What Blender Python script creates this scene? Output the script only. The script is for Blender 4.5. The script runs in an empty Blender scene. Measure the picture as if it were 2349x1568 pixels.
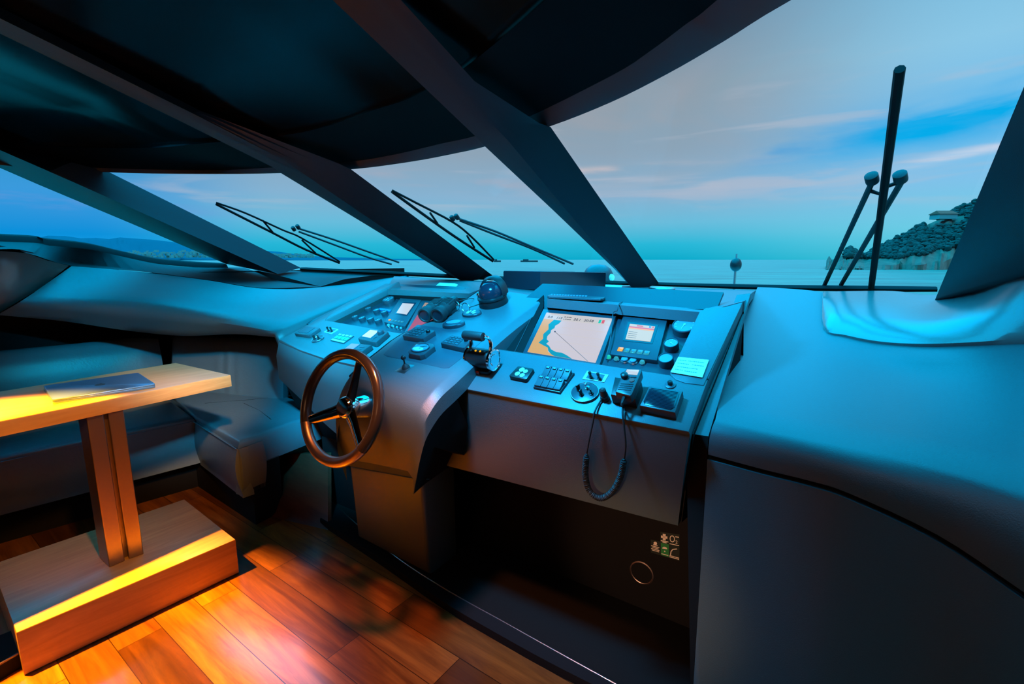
import bpy, bmesh, math, random
from mathutils import Vector, Matrix
random.seed(7)
V = Vector
PI = math.pi
SC = bpy.context.scene
COL = SC.collection

# ------------------------------------------------------------------ camera
H = 1.25                       # eye height above the wood floor
LENS = 17.0
F = LENS/36*2349
PITCH = math.atan(189/F)
CP, SP = math.cos(PITCH), math.sin(PITCH)
cam = bpy.data.objects.new('camera', bpy.data.cameras.new('camera'))
COL.objects.link(cam)
cam.data.lens = LENS; cam.data.sensor_width = 36
cam.data.clip_start = .03; cam.data.clip_end = 20000
cam.location = (0, 0, H); cam.rotation_euler = (PI/2-PITCH, 0, 0)
SC.camera = cam

def ray(px, py):
    u = (px-1174.5)/F; v = (784-py)/F
    return V((u, CP+v*SP, -SP+v*CP))
def aty(px, py, Y):
    r = ray(px, py); return V((0, 0, H))+r*(Y/r.y)
def atz(px, py, z):
    r = ray(px, py); return V((0, 0, H))+r*((z-H)/r.z)
class Plane:
    def __init__(s, o, u, v):
        s.o = V(o); s.u = V(u).normalized(); s.n = s.u.cross(V(v)).normalized(); s.v = s.n.cross(s.u)
    def on(s, px, py, h=0):
        r = ray(px, py); o = V((0, 0, H))
        t = (s.o+s.n*h-o).dot(s.n)/r.dot(s.n)
        return o+r*t
    def off(s, h):
        return Plane(s.o+s.n*h, s.u, s.v)
    def mat(s, px, py, h=0, rot=0):
        p = s.on(px, py)+s.n*h
        m = Matrix((s.u, s.v, s.n)).transposed().to_4x4()
        return Matrix.Translation(p) @ m @ Matrix.Rotation(rot, 4, 'Z')
    @staticmethod
    def tilt(o, head, deg):
        a = math.radians(head); t = math.radians(deg)
        u = V((math.cos(a), -math.sin(a), 0)); f = V((math.sin(a), math.cos(a), 0))
        return Plane(o, u, f*math.cos(t)+V((0, 0, 1))*math.sin(t))
HEAD = math.radians(35.6)
A = V((math.sin(HEAD), math.cos(HEAD), 0))      # towards the bow
S = V((math.cos(HEAD), -math.sin(HEAD), 0))     # towards starboard

# ------------------------------------------------------------------ materials
def new_mat(name):
    m = bpy.data.materials.new(name); m.use_nodes = True
    nt = m.node_tree; b = nt.nodes['Principled BSDF']
    return m, nt, b
def lin(c):
    return tuple(((x/255)/12.92 if x/255 <= .04045 else ((x/255+.055)/1.055)**2.4) for x in c)
def mat(name, col, rough=.5, metal=0., spec=.5, bump=0., bscale=60., var=0., vscale=4., coat=0.):
    m, nt, b = new_mat(name)
    b.inputs['Base Color'].default_value = (*col, 1)
    b.inputs['Roughness'].default_value = rough
    b.inputs['Metallic'].default_value = metal
    b.inputs['Specular IOR Level'].default_value = spec
    b.inputs['Coat Weight'].default_value = coat
    tc = nt.nodes.new('ShaderNodeTexCoord')
    if var:
        n = nt.nodes.new('ShaderNodeTexNoise'); n.inputs['Scale'].default_value = vscale; n.inputs['Detail'].default_value = 4
        nt.links.new(tc.outputs['Object'], n.inputs['Vector'])
        mx = nt.nodes.new('ShaderNodeMix'); mx.data_type = 'RGBA'
        mx.inputs[6].default_value = (*[c*(1-var) for c in col], 1); mx.inputs[7].default_value = (*[min(1, c*(1+var)) for c in col], 1)
        nt.links.new(n.outputs['Fac'], mx.inputs[0]); nt.links.new(mx.outputs[2], b.inputs['Base Color'])
    if bump:
        n2 = nt.nodes.new('ShaderNodeTexNoise'); n2.inputs['Scale'].default_value = bscale; n2.inputs['Detail'].default_value = 3
        nt.links.new(tc.outputs['Object'], n2.inputs['Vector'])
        bp = nt.nodes.new('ShaderNodeBump'); bp.inputs['Strength'].default_value = bump; bp.inputs['Distance'].default_value = .002
        nt.links.new(n2.outputs['Fac'], bp.inputs['Height']); nt.links.new(bp.outputs['Normal'], b.inputs['Normal'])
    return m
def emit(name, rgb, s=1.):
    m, nt, b = new_mat(name)
    b.inputs['Base Color'].default_value = (.01, .01, .012, 1); b.inputs['Roughness'].default_value = .2
    b.inputs['Emission Color'].default_value = (*lin(rgb), 1); b.inputs['Emission Strength'].default_value = s
    return m
def wood(name, c1, c2, rough, scale, rot, planks=None, coat=0.):
    """streaky grain along the local X of the rotated coordinates; optional planks (width, length)"""
    m, nt, b = new_mat(name); N = nt.nodes.new; L = nt.links.new
    tc = N('ShaderNodeTexCoord'); mp = N('ShaderNodeMapping'); mp.inputs['Rotation'].default_value = (0, 0, rot)
    L(tc.outputs['Object'], mp.inputs['Vector'])
    st = N('ShaderNodeMapping'); st.inputs['Scale'].default_value = (scale*.09, scale, scale)
    L(mp.outputs['Vector'], st.inputs['Vector'])
    n = N('ShaderNodeTexNoise'); n.inputs['Scale'].default_value = 1; n.inputs['Detail'].default_value = 6; n.inputs['Roughness'].default_value = .65; n.inputs['Distortion'].default_value = 1.3
    cr = N('ShaderNodeValToRGB'); cr.color_ramp.elements[0].position = .3; cr.color_ramp.elements[1].position = .72
    cr.color_ramp.elements[0].color = (*c1, 1); cr.color_ramp.elements[1].color = (*c2, 1)
    L(n.outputs['Fac'], cr.inputs['Fac'])
    out = cr.outputs['Color']
    if planks:
        br = N('ShaderNodeTexBrick'); br.offset = .37; br.inputs['Scale'].default_value = 1
        br.inputs['Brick Width'].default_value = planks[1]; br.inputs['Row Height'].default_value = planks[0]
        br.inputs['Mortar Size'].default_value = .0012; br.inputs['Bias'].default_value = 0
        br.inputs['Color1'].default_value = (.28, .25, .25, 1); br.inputs['Color2'].default_value = (1.3, 1.3, 1.3, 1); br.inputs['Mortar'].default_value = (.08, .06, .05, 1)
        L(mp.outputs['Vector'], br.inputs['Vector'])
        va = N('ShaderNodeVectorMath'); va.operation = 'ADD'
        sc = N('ShaderNodeVectorMath'); sc.operation = 'SCALE'; sc.inputs['Scale'].default_value = 9
        L(br.outputs['Color'], sc.inputs[0]); L(st.outputs['Vector'], va.inputs[0]); L(sc.outputs['Vector'], va.inputs[1])
        L(va.outputs['Vector'], n.inputs['Vector'])
        mu = N('ShaderNodeMix'); mu.data_type = 'RGBA'; mu.blend_type = 'MULTIPLY'; mu.inputs[0].default_value = 1
        L(out, mu.inputs[6]); L(br.outputs['Color'], mu.inputs[7]); out = mu.outputs[2]
    else:
        L(st.outputs['Vector'], n.inputs['Vector'])
    L(out, b.inputs['Base Color'])
    b.inputs['Roughness'].default_value = rough; b.inputs['Coat Weight'].default_value = coat; b.inputs['Coat Roughness'].default_value = .14
    bp = N('ShaderNodeBump'); bp.inputs['Strength'].default_value = .12; bp.inputs['Distance'].default_value = .002
    L(n.outputs['Fac'], bp.inputs['Height']); L(bp.outputs['Normal'], b.inputs['Normal'])
    return m

M = {}
M['vinyl'] = mat('dash_vinyl', (.062, .102, .115), .42, bump=.25, bscale=420, var=.06, vscale=2)
M['vinyl_dark'] = mat('dark_vinyl', (.03, .033, .036), .45, bump=.2, bscale=400)
M['coaming'] = mat('coaming_vinyl', (.15, .165, .165), .2, spec=.7, bump=.1, bscale=300)
M['leather'] = mat('leather', (.13, .185, .225), .36, bump=.45, bscale=90, var=.15, vscale=7)
M['black'] = mat('black_plastic', (.012, .013, .015), .38, bump=.15, bscale=500)
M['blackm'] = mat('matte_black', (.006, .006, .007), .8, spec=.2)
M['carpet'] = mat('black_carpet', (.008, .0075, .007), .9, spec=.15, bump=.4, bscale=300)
M['grey'] = mat('grey_plastic', (.04, .05, .06), .4, bump=.1, bscale=400)
M['rubber'] = mat('rubber', (.02, .021, .023), .6, bump=.2, bscale=300)
M['plate'] = mat('instrument_plate', (.022, .027, .04), .38)
M['bezel'] = mat('bezel', (.035, .042, .055), .35)
M['steel'] = mat('brushed_steel', (.55, .55, .56), .3, 1., bump=.1, bscale=200)
M['chrome'] = mat('chrome', (.75, .76, .78), .08, 1.)
M['bronze'] = mat('pedestal_metal', (.36, .27, .24), .38, 1., bump=.12, bscale=150)
M['alu'] = mat('laptop_aluminium', (.20, .36, .58), .3, .8)  # blue sky reflection put into the base colour
M['white'] = mat('white_plastic', (.75, .76, .76), .5)
M['paper'] = mat('paper', (.82, .83, .82), .7)
M['ink'] = mat('ink', (.1, .22, .2), .7)
M['green'] = mat('green_label', (.05, .42, .16), .5)
M['redp'] = mat('red_plastic', (.35, .05, .04), .4)
M['rim'] = mat('wheel_rim_wood', (.034, .027, .024), .25, coat=.5)
M['ceil'] = mat('ceiling_gloss', (.001, .0012, .0015), .18, spec=.2)
M['ceilm'] = mat('ceiling_matte', (.0015, .0018, .002), .6, spec=.05)
M['rimv'] = mat('header_rim', (.03, .035, .04), .4)
M['mull'] = mat('mullion_vinyl', (.020, .028, .036), .45, spec=.2, bump=.1, bscale=300)
M['sillm'] = mat('sill_vinyl', (.012, .014, .018), .6, spec=.25)
M['stickerg'] = mat('sticker_green', (.02, .24, .06), .5)
M['stickerw'] = mat('sticker_print', (.95, .84, .72), .5)
M['stickerk'] = mat('sticker_dark', (.01, .02, .015), .5)
M['oak'] = wood('oak_veneer', (.46, .26, .09), (.64, .40, .17), .38, 26, -(PI/2-HEAD), coat=.15)
M['oakd'] = wood('oak_plinth', (.36, .19, .07), (.54, .32, .13), .4, 26, -(PI/2-HEAD), coat=.15)
M['floor'] = wood('merbau_floor', (.11, .030, .007), (.42, .16, .028), .3, 17, HEAD, planks=(.125, .92), coat=.8)
M['redwood'] = wood('dark_redwood', (.07, .02, .012), (.14, .045, .022), .4, 20, HEAD)

def glass_mat():
    m = bpy.data.materials.new('window_glass'); m.use_nodes = True; nt = m.node_tree; nt.nodes.clear(); N = nt.nodes.new; L = nt.links.new
    o = N('ShaderNodeOutputMaterial'); mx = N('ShaderNodeMixShader'); t = N('ShaderNodeBsdfTransparent'); g = N('ShaderNodeBsdfGlossy')
    t.inputs['Color'].default_value = (.97, .99, .99, 1); g.inputs['Roughness'].default_value = .02
    lw = N('ShaderNodeLayerWeight'); lw.inputs['Blend'].default_value = .5
    pw = N('ShaderNodeMath'); pw.operation = 'POWER'; pw.inputs[1].default_value = 5; L(lw.outputs['Facing'], pw.inputs[0])
    ma = N('ShaderNodeMath'); ma.operation = 'MULTIPLY_ADD'; ma.inputs[1].default_value = .10; ma.inputs[2].default_value = .004; L(pw.outputs[0], ma.inputs[0])
    L(ma.outputs[0], mx.inputs['Fac']); L(t.outputs[0], mx.inputs[1]); L(g.outputs[0], mx.inputs[2]); L(mx.outputs[0], o.inputs['Surface'])
    return m
M['glass'] = glass_mat()

# ------------------------------------------------------------------ mesh helpers
class MB:
    def __init__(s): s.bm = bmesh.new(); s.mi = 0
    def _new(s, fs):
        for f in fs: f.material_index = s.mi
    def poly(s, pts, faces=None):
        vs = [s.bm.verts.new(p) for p in pts]
        fs = [s.bm.faces.new([vs[i] for i in f]) for f in (faces or [range(len(vs))])]
        s._new(fs); return s
    def box(s, c, size, r=0., seg=2, m=None):
        res = bmesh.ops.create_cube(s.bm, size=1)
        vs = res['verts']
        for v in vs: v.co = V((v.co.x*size[0], v.co.y*size[1], v.co.z*size[2]))+V(c)
        es = list({e for v in vs for e in v.link_edges}); fs = list({f for v in vs for f in v.link_faces})
        s._new(fs)
        if r > 0:
            rb = bmesh.ops.bevel(s.bm, geom=es, offset=min(r, min(size)*.49), segments=seg, profile=.5, affect='EDGES')
            s._new(rb['faces'])
            vs = list({v for f in rb['faces'] for v in f.verts} | {v for v in vs if v.is_valid})
        if m is not None: bmesh.ops.transform(s.bm, matrix=m, verts=[v for v in vs if v.is_valid])
        return s
    def prism(s, poly, z0, z1, r=0., seg=2, m=None):
        """flat outline in x,y pulled from z0 to z1, top rim rounded by r"""
        b = [s.bm.verts.new((p[0], p[1], z0)) for p in poly]; t = [s.bm.verts.new((p[0], p[1], z1)) for p in poly]
        n = len(poly); fs = [s.bm.faces.new(b[::-1]), s.bm.faces.new(t)]
        top = fs[1]
        for i in range(n): fs.append(s.bm.faces.new((b[i], b[(i+1) % n], t[(i+1) % n], t[i])))
        s._new(fs); vs = b+t
        if r > 0:
            rb = bmesh.ops.bevel(s.bm, geom=list(top.edges), offset=r, segments=seg, profile=.5, affect='EDGES'); s._new(rb['faces'])
            vs = list({v for f in rb['faces'] for v in f.verts} | {v for v in vs if v.is_valid})
        if m is not None: bmesh.ops.transform(s.bm, matrix=m, verts=vs)
        return s
    def solid(s, top, vec, r=0., seg=2):
        """world-space outline 'top' given depth by vec, rim rounded"""
        t = [s.bm.verts.new(p) for p in top]; b = [s.bm.verts.new(V(p)+V(vec)) for p in top]; n = len(t)
        ft = s.bm.faces.new(t); fs = [ft, s.bm.faces.new(b[::-1])]
        for i in range(n): fs.append(s.bm.faces.new((t[i], b[i], b[(i+1) % n], t[(i+1) % n])))
        s._new(fs)
        if r > 0:
            rb = bmesh.ops.bevel(s.bm, geom=list(ft.edges), offset=r, segments=seg, profile=.5, affect='EDGES'); s._new(rb['faces'])
        return s
    def lathe(s, prof, seg=24, m=None, c=(0, 0, 0)):
        """profile of (radius, z) spun round local z"""
        rings = []; allv = []
        for (r, z) in prof:
            if r < 1e-6: vs = [s.bm.verts.new((0, 0, z))]
            else: vs = [s.bm.verts.new((r*math.cos(2*PI*k/seg), r*math.sin(2*PI*k/seg), z)) for k in range(seg)]
            rings.append(vs); allv += vs
        fs = []
        for a, b in zip(rings, rings[1:]):
            for k in range(seg):
                k2 = (k+1) % seg
                if len(a) == 1 and len(b) == 1: continue
                if len(a) == 1: fs.append(s.bm.faces.new((a[0], b[k2], b[k])))
                elif len(b) == 1: fs.append(s.bm.faces.new((a[k], a[k2], b[0])))
                else: fs.append(s.bm.faces.new((a[k], a[k2], b[k2], b[k])))
        if len(rings[0]) > 1: fs.append(s.bm.faces.new(rings[0][::-1]))
        if len(rings[-1]) > 1: fs.append(s.bm.faces.new(rings[-1]))
        s._new(fs)
        for v in allv: v.co = v.co+V(c)
        if m is not None: bmesh.ops.transform(s.bm, matrix=m, verts=allv)
        return s
    def tube(s, pts, r, seg=8, closed=False, cap=True):
        pts = [V(p) for p in pts]; n = len(pts); rings = []
        rr = r if hasattr(r, '__len__') else [r]*n
        prev = None
        for i in range(n):
            if closed: d = pts[(i+1) % n]-pts[i-1]
            else: d = pts[min(i+1, n-1)]-pts[max(i-1, 0)]
            d.normalize()
            if prev is None:
                x = d.orthogonal().normalized()
            else:
                x = prev-d*prev.dot(d)
                x = x.normalized() if x.length > 1e-6 else d.orthogonal().normalized()
            prev = x; y = d.cross(x)
            rings.append([s.bm.verts.new(pts[i]+(x*math.cos(2*PI*k/seg)+y*math.sin(2*PI*k/seg))*rr[i]) for k in range(seg)])
        fs = []
        rng = range(n) if closed else range(n-1)
        for i in rng:
            a, b = rings[i], rings[(i+1) % n]
            off = 0
            if closed and i == n-1:
                off = min(range(seg), key=lambda o: (a[0].co-b[o].co).length)
            for k in range(seg):
                fs.append(s.bm.faces.new((a[k], a[(k+1) % seg], b[(k+1+off) % seg], b[(k+off) % seg])))
        if not closed and cap:
            fs.append(s.bm.faces.new(rings[0][::-1])); fs.append(s.bm.faces.new(rings[-1]))
        s._new(fs); return s
    def loft(s, rows, closed=False, thick=None):
        """rows of equal numbers of world points; thick = vector giving it a back"""
        g = [[s.bm.verts.new(p) for p in r] for r in rows]; fs = []
        for a, b in zip(g, g[1:]):
            for k in range(len(a)-(0 if closed else 1)):
                k2 = (k+1) % len(a); fs.append(s.bm.faces.new((a[k], a[k2], b[k2], b[k])))
        if thick is not None:
            w = V(thick)
            h = [[s.bm.verts.new(v.co+w) for v in r] for r in g]
            for a, b in zip(h, h[1:]):
                for k in range(len(a)-1): fs.append(s.bm.faces.new((a[k], b[k], b[k+1], a[k+1])))
            for a, b in ((g[0], h[0]), (g[-1], h[-1]), ([r[0] for r in g], [r[0] for r in h]), ([r[-1] for r in g], [r[-1] for r in h])):
                for k in range(len(a)-1): fs.append(s.bm.faces.new((a[k], a[k+1], b[k+1], b[k])))
        s._new(fs); return s
    def ball(s, c, r, sub=2, sc=(1, 1, 1)):
        res = bmesh.ops.create_icosphere(s.bm, subdivisions=sub, radius=r)
        for v in res['verts']: v.co = V((v.co.x*sc[0], v.co.y*sc[1], v.co.z*sc[2]))+V(c)
        s._new(list({f for v in res['verts'] for f in v.link_faces})); return s
    def text(s, txt, size, m, ext=.0004, align='LEFT'):
        cu = bpy.data.curves.new('t', 'FONT'); cu.body = txt; cu.size = size; cu.extrude = ext; cu.align_x = align; cu.resolution_u = 4
        ob = bpy.data.objects.new('t', cu); COL.objects.link(ob)
        dg = bpy.context.evaluated_depsgraph_get(); dg.update()
        me = bpy.data.meshes.new_from_object(ob.evaluated_get(dg))
        me.transform(m)
        for p in me.polygons: p.material_index = s.mi
        s.bm.from_mesh(me); bpy.data.objects.remove(ob); bpy.data.curves.remove(cu); bpy.data.meshes.remove(me)
        return s
    def build(s, name, mats, parent=None, world=True, angle=38, bevel=0., sub=0):
        bm = s.bm
        bmesh.ops.remove_doubles(bm, verts=bm.verts, dist=1e-6)
        bmesh.ops.recalc_face_normals(bm, faces=bm.faces)
        me = bpy.data.meshes.new(name); bm.to_mesh(me); bm.free()
        for m in (mats if isinstance(mats, (list, tuple)) else [mats]): me.materials.append(M[m] if isinstance(m, str) else m)
        for p in me.polygons: p.use_smooth = True
        me.set_sharp_from_angle(angle=math.radians(angle))
        o = bpy.data.objects.new(name, me); COL.objects.link(o)
        if parent is not None:
            o.parent = parent
            if world:
                mw = WM.get(parent.name, Matrix.Identity(4))
                o.matrix_parent_inverse = mw.inverted()
            WM[o.name] = WM.get(parent.name, Matrix.Identity(4)) if not world else Matrix.Identity(4)
        else:
            WM[o.name] = Matrix.Identity(4)
        if bevel:
            b = o.modifiers.new('bevel', 'BEVEL'); b.width = bevel; b.segments = 3; b.limit_method = 'ANGLE'; b.angle_limit = math.radians(35); b.harden_normals = False
        if sub:
            b = o.modifiers.new('sub', 'SUBSURF'); b.levels = sub; b.render_levels = sub
        return o
WM = {}
def tag(o, label, cat, group=None, kind=None):
    if label: o['label'] = label
    if cat: o['category'] = cat
    if group: o['group'] = group
    if kind: o['kind'] = kind
    return o
def thing(name, label, cat, m=None, group=None):
    o = bpy.data.objects.new(name, None); COL.objects.link(o); o.empty_display_size = .02
    m = Matrix.Identity(4) if m is None else (Matrix.Translation(V(m)) if not isinstance(m, Matrix) else m)
    o.matrix_world = m; WM[o.name] = m.copy()
    return tag(o, label, cat, group)
def struct(name, mb, m, **k):
    o = mb.build(name, m, **k); o['kind'] = 'structure'; return o
def dup(root, m, label=None):
    """copy of a thing with its parts and sub-parts"""
    r = root.copy(); COL.objects.link(r); r.matrix_world = m; WM[r.name] = m.copy()
    if label: r['label'] = label
    for ch in list(root.children):
        c = ch.copy(); COL.objects.link(c); c.parent = r
        for g in list(ch.children):
            d = g.copy(); COL.objects.link(d); d.parent = c
    return r
def cr(pts, n):
    """Catmull-Rom resample to n points per span"""
    pts = [V(p) for p in pts]; out = []
    for i in range(len(pts)-1):
        p0 = pts[i-1] if i else pts[0]*2-pts[1]; p1, p2 = pts[i], pts[i+1]
        p3 = pts[i+2] if i+2 < len(pts) else pts[-1]*2-pts[-2]
        for k in range(n):
            t = k/n
            out.append(.5*((2*p1)+(p2-p0)*t+(2*p0-5*p1+4*p2-p3)*t*t+(3*p1-p0-3*p2+p3)*t**3))
    out.append(pts[-1]); return out
def lerp(a, b, t): return V(a)*(1-t)+V(b)*t
def interp(x, tab):
    for (x0, y0), (x1, y1) in zip(tab, tab[1:]):
        if x <= x1: return y0+(y1-y0)*(x-x0)/(x1-x0)
    return tab[-1][1]
def rrect(w, h, r, n=4, cx=0, cy=0):
    out = []
    for (sx, sy, a0) in ((1, 1, 0), (-1, 1, 90), (-1, -1, 180), (1, -1, 270)):
        for k in range(n+1):
            a = math.radians(a0+90*k/n); out.append((cx+sx*(w/2-r)+r*math.cos(a), cy+sy*(h/2-r)+r*math.sin(a)))
    return out
def circ(r, n=32, cx=0, cy=0, sx=1, sy=1):
    return [(cx+r*sx*math.cos(2*PI*k/n), cy+r*sy*math.sin(2*PI*k/n)) for k in range(n)]

#@@SHELL
#@@END
# ================================================================== THE SETTING
# floor: merbau planks laid athwartships
def AS(a, s, z): return A*a+S*s+V((0, 0, z))
mb = MB(); mb.poly([AS(-2.6, -4.6, 0), AS(-2.6, .7, 0), AS(3.4, .7, 0), AS(3.4, -4.6, 0)])
mb.loft([[AS(-2.6, -4.6, -.05), AS(-2.6, .7, -.05)], [AS(3.4, -4.6, -.05), AS(3.4, .7, -.05)]])
struct('floor', mb, 'floor')
KICK = [atz(735, 1203, 0), atz(880, 1300, 0), atz(1013, 1393.6, 0), atz(1157, 1480, 0), atz(1300, 1559, 0), atz(1560, 1690, 0)]
INNER = [atz(760, 1150, .03), atz(890, 1263, .03), atz(1018, 1349, .03), atz(1157, 1427, .03), atz(1300, 1507, .03), atz(1600, 1672, .03)]
def up(p, z): return V((p.x, p.y, z))
k0 = cr(KICK, 5); i0 = cr(INNER, 5)
mb = MB(); mb.loft([[up(p, 0) for p in k0], [up(p, .03) for p in k0], [up(p, .03) for p in i0], [up(p, .0) for p in i0]])
struct('trim_threshold', mb, 'blackm', angle=30)
mb = MB(); mb.tube([up(p, .031) for p in i0], .0022, 6)
struct('trim_metal_strip', mb, 'steel')
# dark foot well under the helm: carpet and back wall
FWo = aty(1525, 1250, 1.5); UR = (atz(1581, 990, .85)-atz(1023, 883, .85)).normalized()
FW = Plane(FWo, UR, (0, 0, 1))
BK = FWo-V((0, 0, FWo.z))
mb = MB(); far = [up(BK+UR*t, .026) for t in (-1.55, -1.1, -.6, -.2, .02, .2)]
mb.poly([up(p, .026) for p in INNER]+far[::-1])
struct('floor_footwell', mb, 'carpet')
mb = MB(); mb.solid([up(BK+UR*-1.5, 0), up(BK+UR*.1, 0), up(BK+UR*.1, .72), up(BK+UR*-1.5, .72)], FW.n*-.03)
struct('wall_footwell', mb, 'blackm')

# header curve (top of the glass), rim, ceiling
Z1 = 1.72
HB = [V((-3.9, .2, 1.80)), V((-3.55, 1.2, 1.79)), V((-3.15, 2.1, 1.78)), atz(0, 378, 1.77), atz(249, 395, 1.755), atz(450, 398.7, 1.75), atz(645, 397, 1.73), atz(808, 388, Z1), atz(941, 371, Z1), atz(1043, 352, Z1),
      atz(1116, 335, Z1), atz(1262, 289.5, Z1), atz(1400, 235, Z1), atz(1530, 170, Z1), atz(1660, 95, Z1), atz(1815, 0, Z1), V((.66, .62, Z1)), V((.62, .2, Z1+.01)), V((.30, -.4, Z1+.02))]
HT = [HB[0]+V((.03, -.02, .03)), HB[1]+V((.03, -.02, .03)), HB[2]+V((.03, -.02, .03)), atz(-20, 366, 1.795), atz(234, 385, 1.775), atz(480, 390, 1.771), atz(623, 384, 1.752), atz(800, 371, 1.752), atz(906, 354, 1.757), atz(1009, 330, 1.757),
      atz(1089, 312, 1.757), atz(1203, 272, 1.76), atz(1400, 175, 1.765), atz(1490, 118, 1.765), atz(1570, 58, 1.765), atz(1645, 0, 1.768), V((.50, .60, 1.77)), V((.46, .2, 1.77)), V((.18, -.4, 1.78))]
hb = cr(HB, 4); ht = cr(HT, 4)
mb = MB(); mb.loft([[p+V((0, 0, .10))+A*.03 for p in hb], hb, [lerp(a, b, .5)+V((0, 0, -.006)) for a, b in zip(hb, ht)], ht])
struct('trim_header_rim', mb, 'rimv', angle=60)
def aft(p, s, dz):
    q = p-A*s; q.z = p.z+dz; return q
ROWS = [(0, 0), (.12, .028), (.24, .046), (.35, .062)]
mb = MB(); mb.loft([[aft(p, s, dz) for p in ht] for s, dz in ROWS])
struct('ceiling', mb, 'ceilm', angle=60)
ROWS = [(.35, .062), (.36, .088), (.7, .185), (1.2, .315), (2., .44), (3., .50), (4.4, .52), (6, .52)]
mb = MB(); mb.loft([[aft(p, s, dz) for p in ht] for s, dz in ROWS])
struct('ceiling_panels', mb, 'ceil', angle=60)
# a lid over the ceiling keeps the sky off its back
mb = MB(); mb.loft([[p+V((0, 0, .10))+A*.03 for p in hb], [aft(p, .8, .36) for p in hb], [aft(p, 6, .62) for p in hb]])
struct('ceiling_roof', mb, 'ceilm', angle=60)

# mullions that run on as ceiling beams
def mull(name, base, samples, wid, m='mull'):
    pl = [Plane(aty(*b), A, (0, 0, 1)) for b in base]
    rows = []
    for L_, C_, R_ in samples:
        l = pl[0].on(*L_); c = pl[1].on(*C_)
        r = pl[2].on(*R_) if R_ else l+S*wid+V((0, 0, .02))
        o = lerp(l, r, .5)+V((0, 0, .03))+A*.02
        rows.append([l, lerp(l, c, .5), c, lerp(c, r, .25)-V((0, 0, .004)), lerp(c, r, .6), r, o])
    mb = MB()
    mb.loft(rows, closed=True)
    return struct(name, mb, m, angle=32)
mull('trim_mullion_starboard', [(1440, 640, 2.97), (1457, 668, 2.80), (1512, 650, 2.88)],
     [((606, -150), (728, -150), None), ((763, 0), (866, 0), None), ((1000, 226), (1066, 218), None), ((1089, 311), (1128, 283), (1238, 283)), ((1115, 338), (1165, 322), (1263, 291)),
      ((1270, 483), (1303, 486), (1396, 483)), ((1440, 640), (1457, 668), (1512, 650))], .16)
mull('trim_mullion_middle', [(1030, 631, 3.70), (1062, 645, 3.52), (1136, 636, 3.58)],
     [((-150, 5), (-150, -30), None), ((0, 77), (0, 42), None), ((420, 281), (440, 259), None), ((623, 382), (650, 366), (770, 372)), ((648, 399), (712, 409), (805, 388)),
      ((840, 515), (890, 530), (965, 507)), ((1030, 631), (1062, 645), (1136, 636))], .18)
mull('trim_mullion_port', [(518, 605, 3.98), (637, 628, 3.72), (690, 614, 3.95)],
     [((-190, 304), (-90, 305), None), ((0, 385), (110, 392), (165, 372)), ((90, 424), (199, 431), (251, 395)), ((300, 512), (415, 528), (468, 503)), ((518, 605), (637, 628), (690, 614))], .2)
# broad pillar at the starboard end of the windscreen
pl4 = Plane(aty(2140, 690, 1.75), A, (0, 0, 1))
L0, L1 = pl4.on(2140, 690), pl4.on(2349, 182)
L2 = L1+(L1-L0)*.22
R0 = aty(2349, 629, 1.28); d4 = R0-L0
mb = MB(); mb.solid([L0, L2, L2+d4, R0, ], S*.07+V((0, 0, .0)), r=.008)
struct('trim_pillar_starboard', mb, 'mull')

# sill line under the windscreen (black gasket) and glass
SILLY = [(400, 4.2), (690, 3.97), (1060, 3.62), (1300, 3.2), (1475, 2.93), (1740, 2.5), (2000, 2.12), (2150, 1.92)]
def sill(px, py): return aty(px, py, interp(px, SILLY))
GT = [sill(*p) for p in [(690, 613), (900, 623), (1100, 632), (1300, 640), (1512, 648), (1740, 653), (2000, 656), (2150, 658)]]
GBt = [sill(*p) for p in [(690, 620), (900, 631), (1100, 641), (1300, 649), (1512, 656), (1740, 664), (2000, 669), (2150, 669)]]
mb = MB(); g0 = cr(GT, 4); g1 = cr(GBt, 4)
mb.loft([[p+A*.05 for p in g0], g0, [lerp(a, b, .5)-A*.012 for a, b in zip(g0, g1)], g1, [p+A*.05 for p in g1]])
struct('trim_gasket', mb, 'blackm', angle=60)
def pane(name, pts):
    mb = MB(); mb.poly(pts); return struct(name, mb, 'glass')
mS = Plane(aty(1440, 640, 2.97), A, (0, 0, 1)); mSr = Plane(aty(1512, 650, 2.88), A, (0, 0, 1))
mM = Plane(aty(1030, 631, 3.70), A, (0, 0, 1)); mMr = Plane(aty(1136, 636, 3.58), A, (0, 0, 1))
mP = Plane(aty(518, 605, 3.98), A, (0, 0, 1)); mPr = Plane(aty(690, 614, 3.95), A, (0, 0, 1))
o1 = A*.012+V((0, 0, .012))
PANE_S = [p+o1 for p in [mSr.on(1262, 289), mSr.on(1514, 652), sill(1740, 655), sill(2000, 659), L0+V((0, 0, .06)), L1, V((.70, .62, 1.74)), HB[15], HB[14], HB[13], HB[12]]]
def fan(name, pts, c):
    mb = MB(); n = len(pts); mb.poly(pts+[c], [(i, (i+1) % n, n) for i in range(n)]); return struct(name, mb, 'glass', angle=60)
fan('window_1', PANE_S, aty(1850, 420, 1.75)+o1)
PANE_M = [p+o1 for p in [mMr.on(805, 387), mMr.on(1136, 637), sill(1300, 644), mS.on(1440, 642), mS.on(1115, 337), HB[9], HB[8]]]
fan('window_2', PANE_M, lerp(lerp(PANE_M[0], PANE_M[1], .5), lerp(PANE_M[3], PANE_M[4], .5), .5))
PANE_P = [p+o1 for p in [mPr.on(251, 395), mPr.on(690, 615), sill(900, 626), mM.on(1030, 633), mM.on(648, 398), HB[5]]]
fan('window_3', PANE_P, lerp(lerp(PANE_P[0], PANE_P[1], .5), lerp(PANE_P[3], PANE_P[4], .5), .5))
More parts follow.
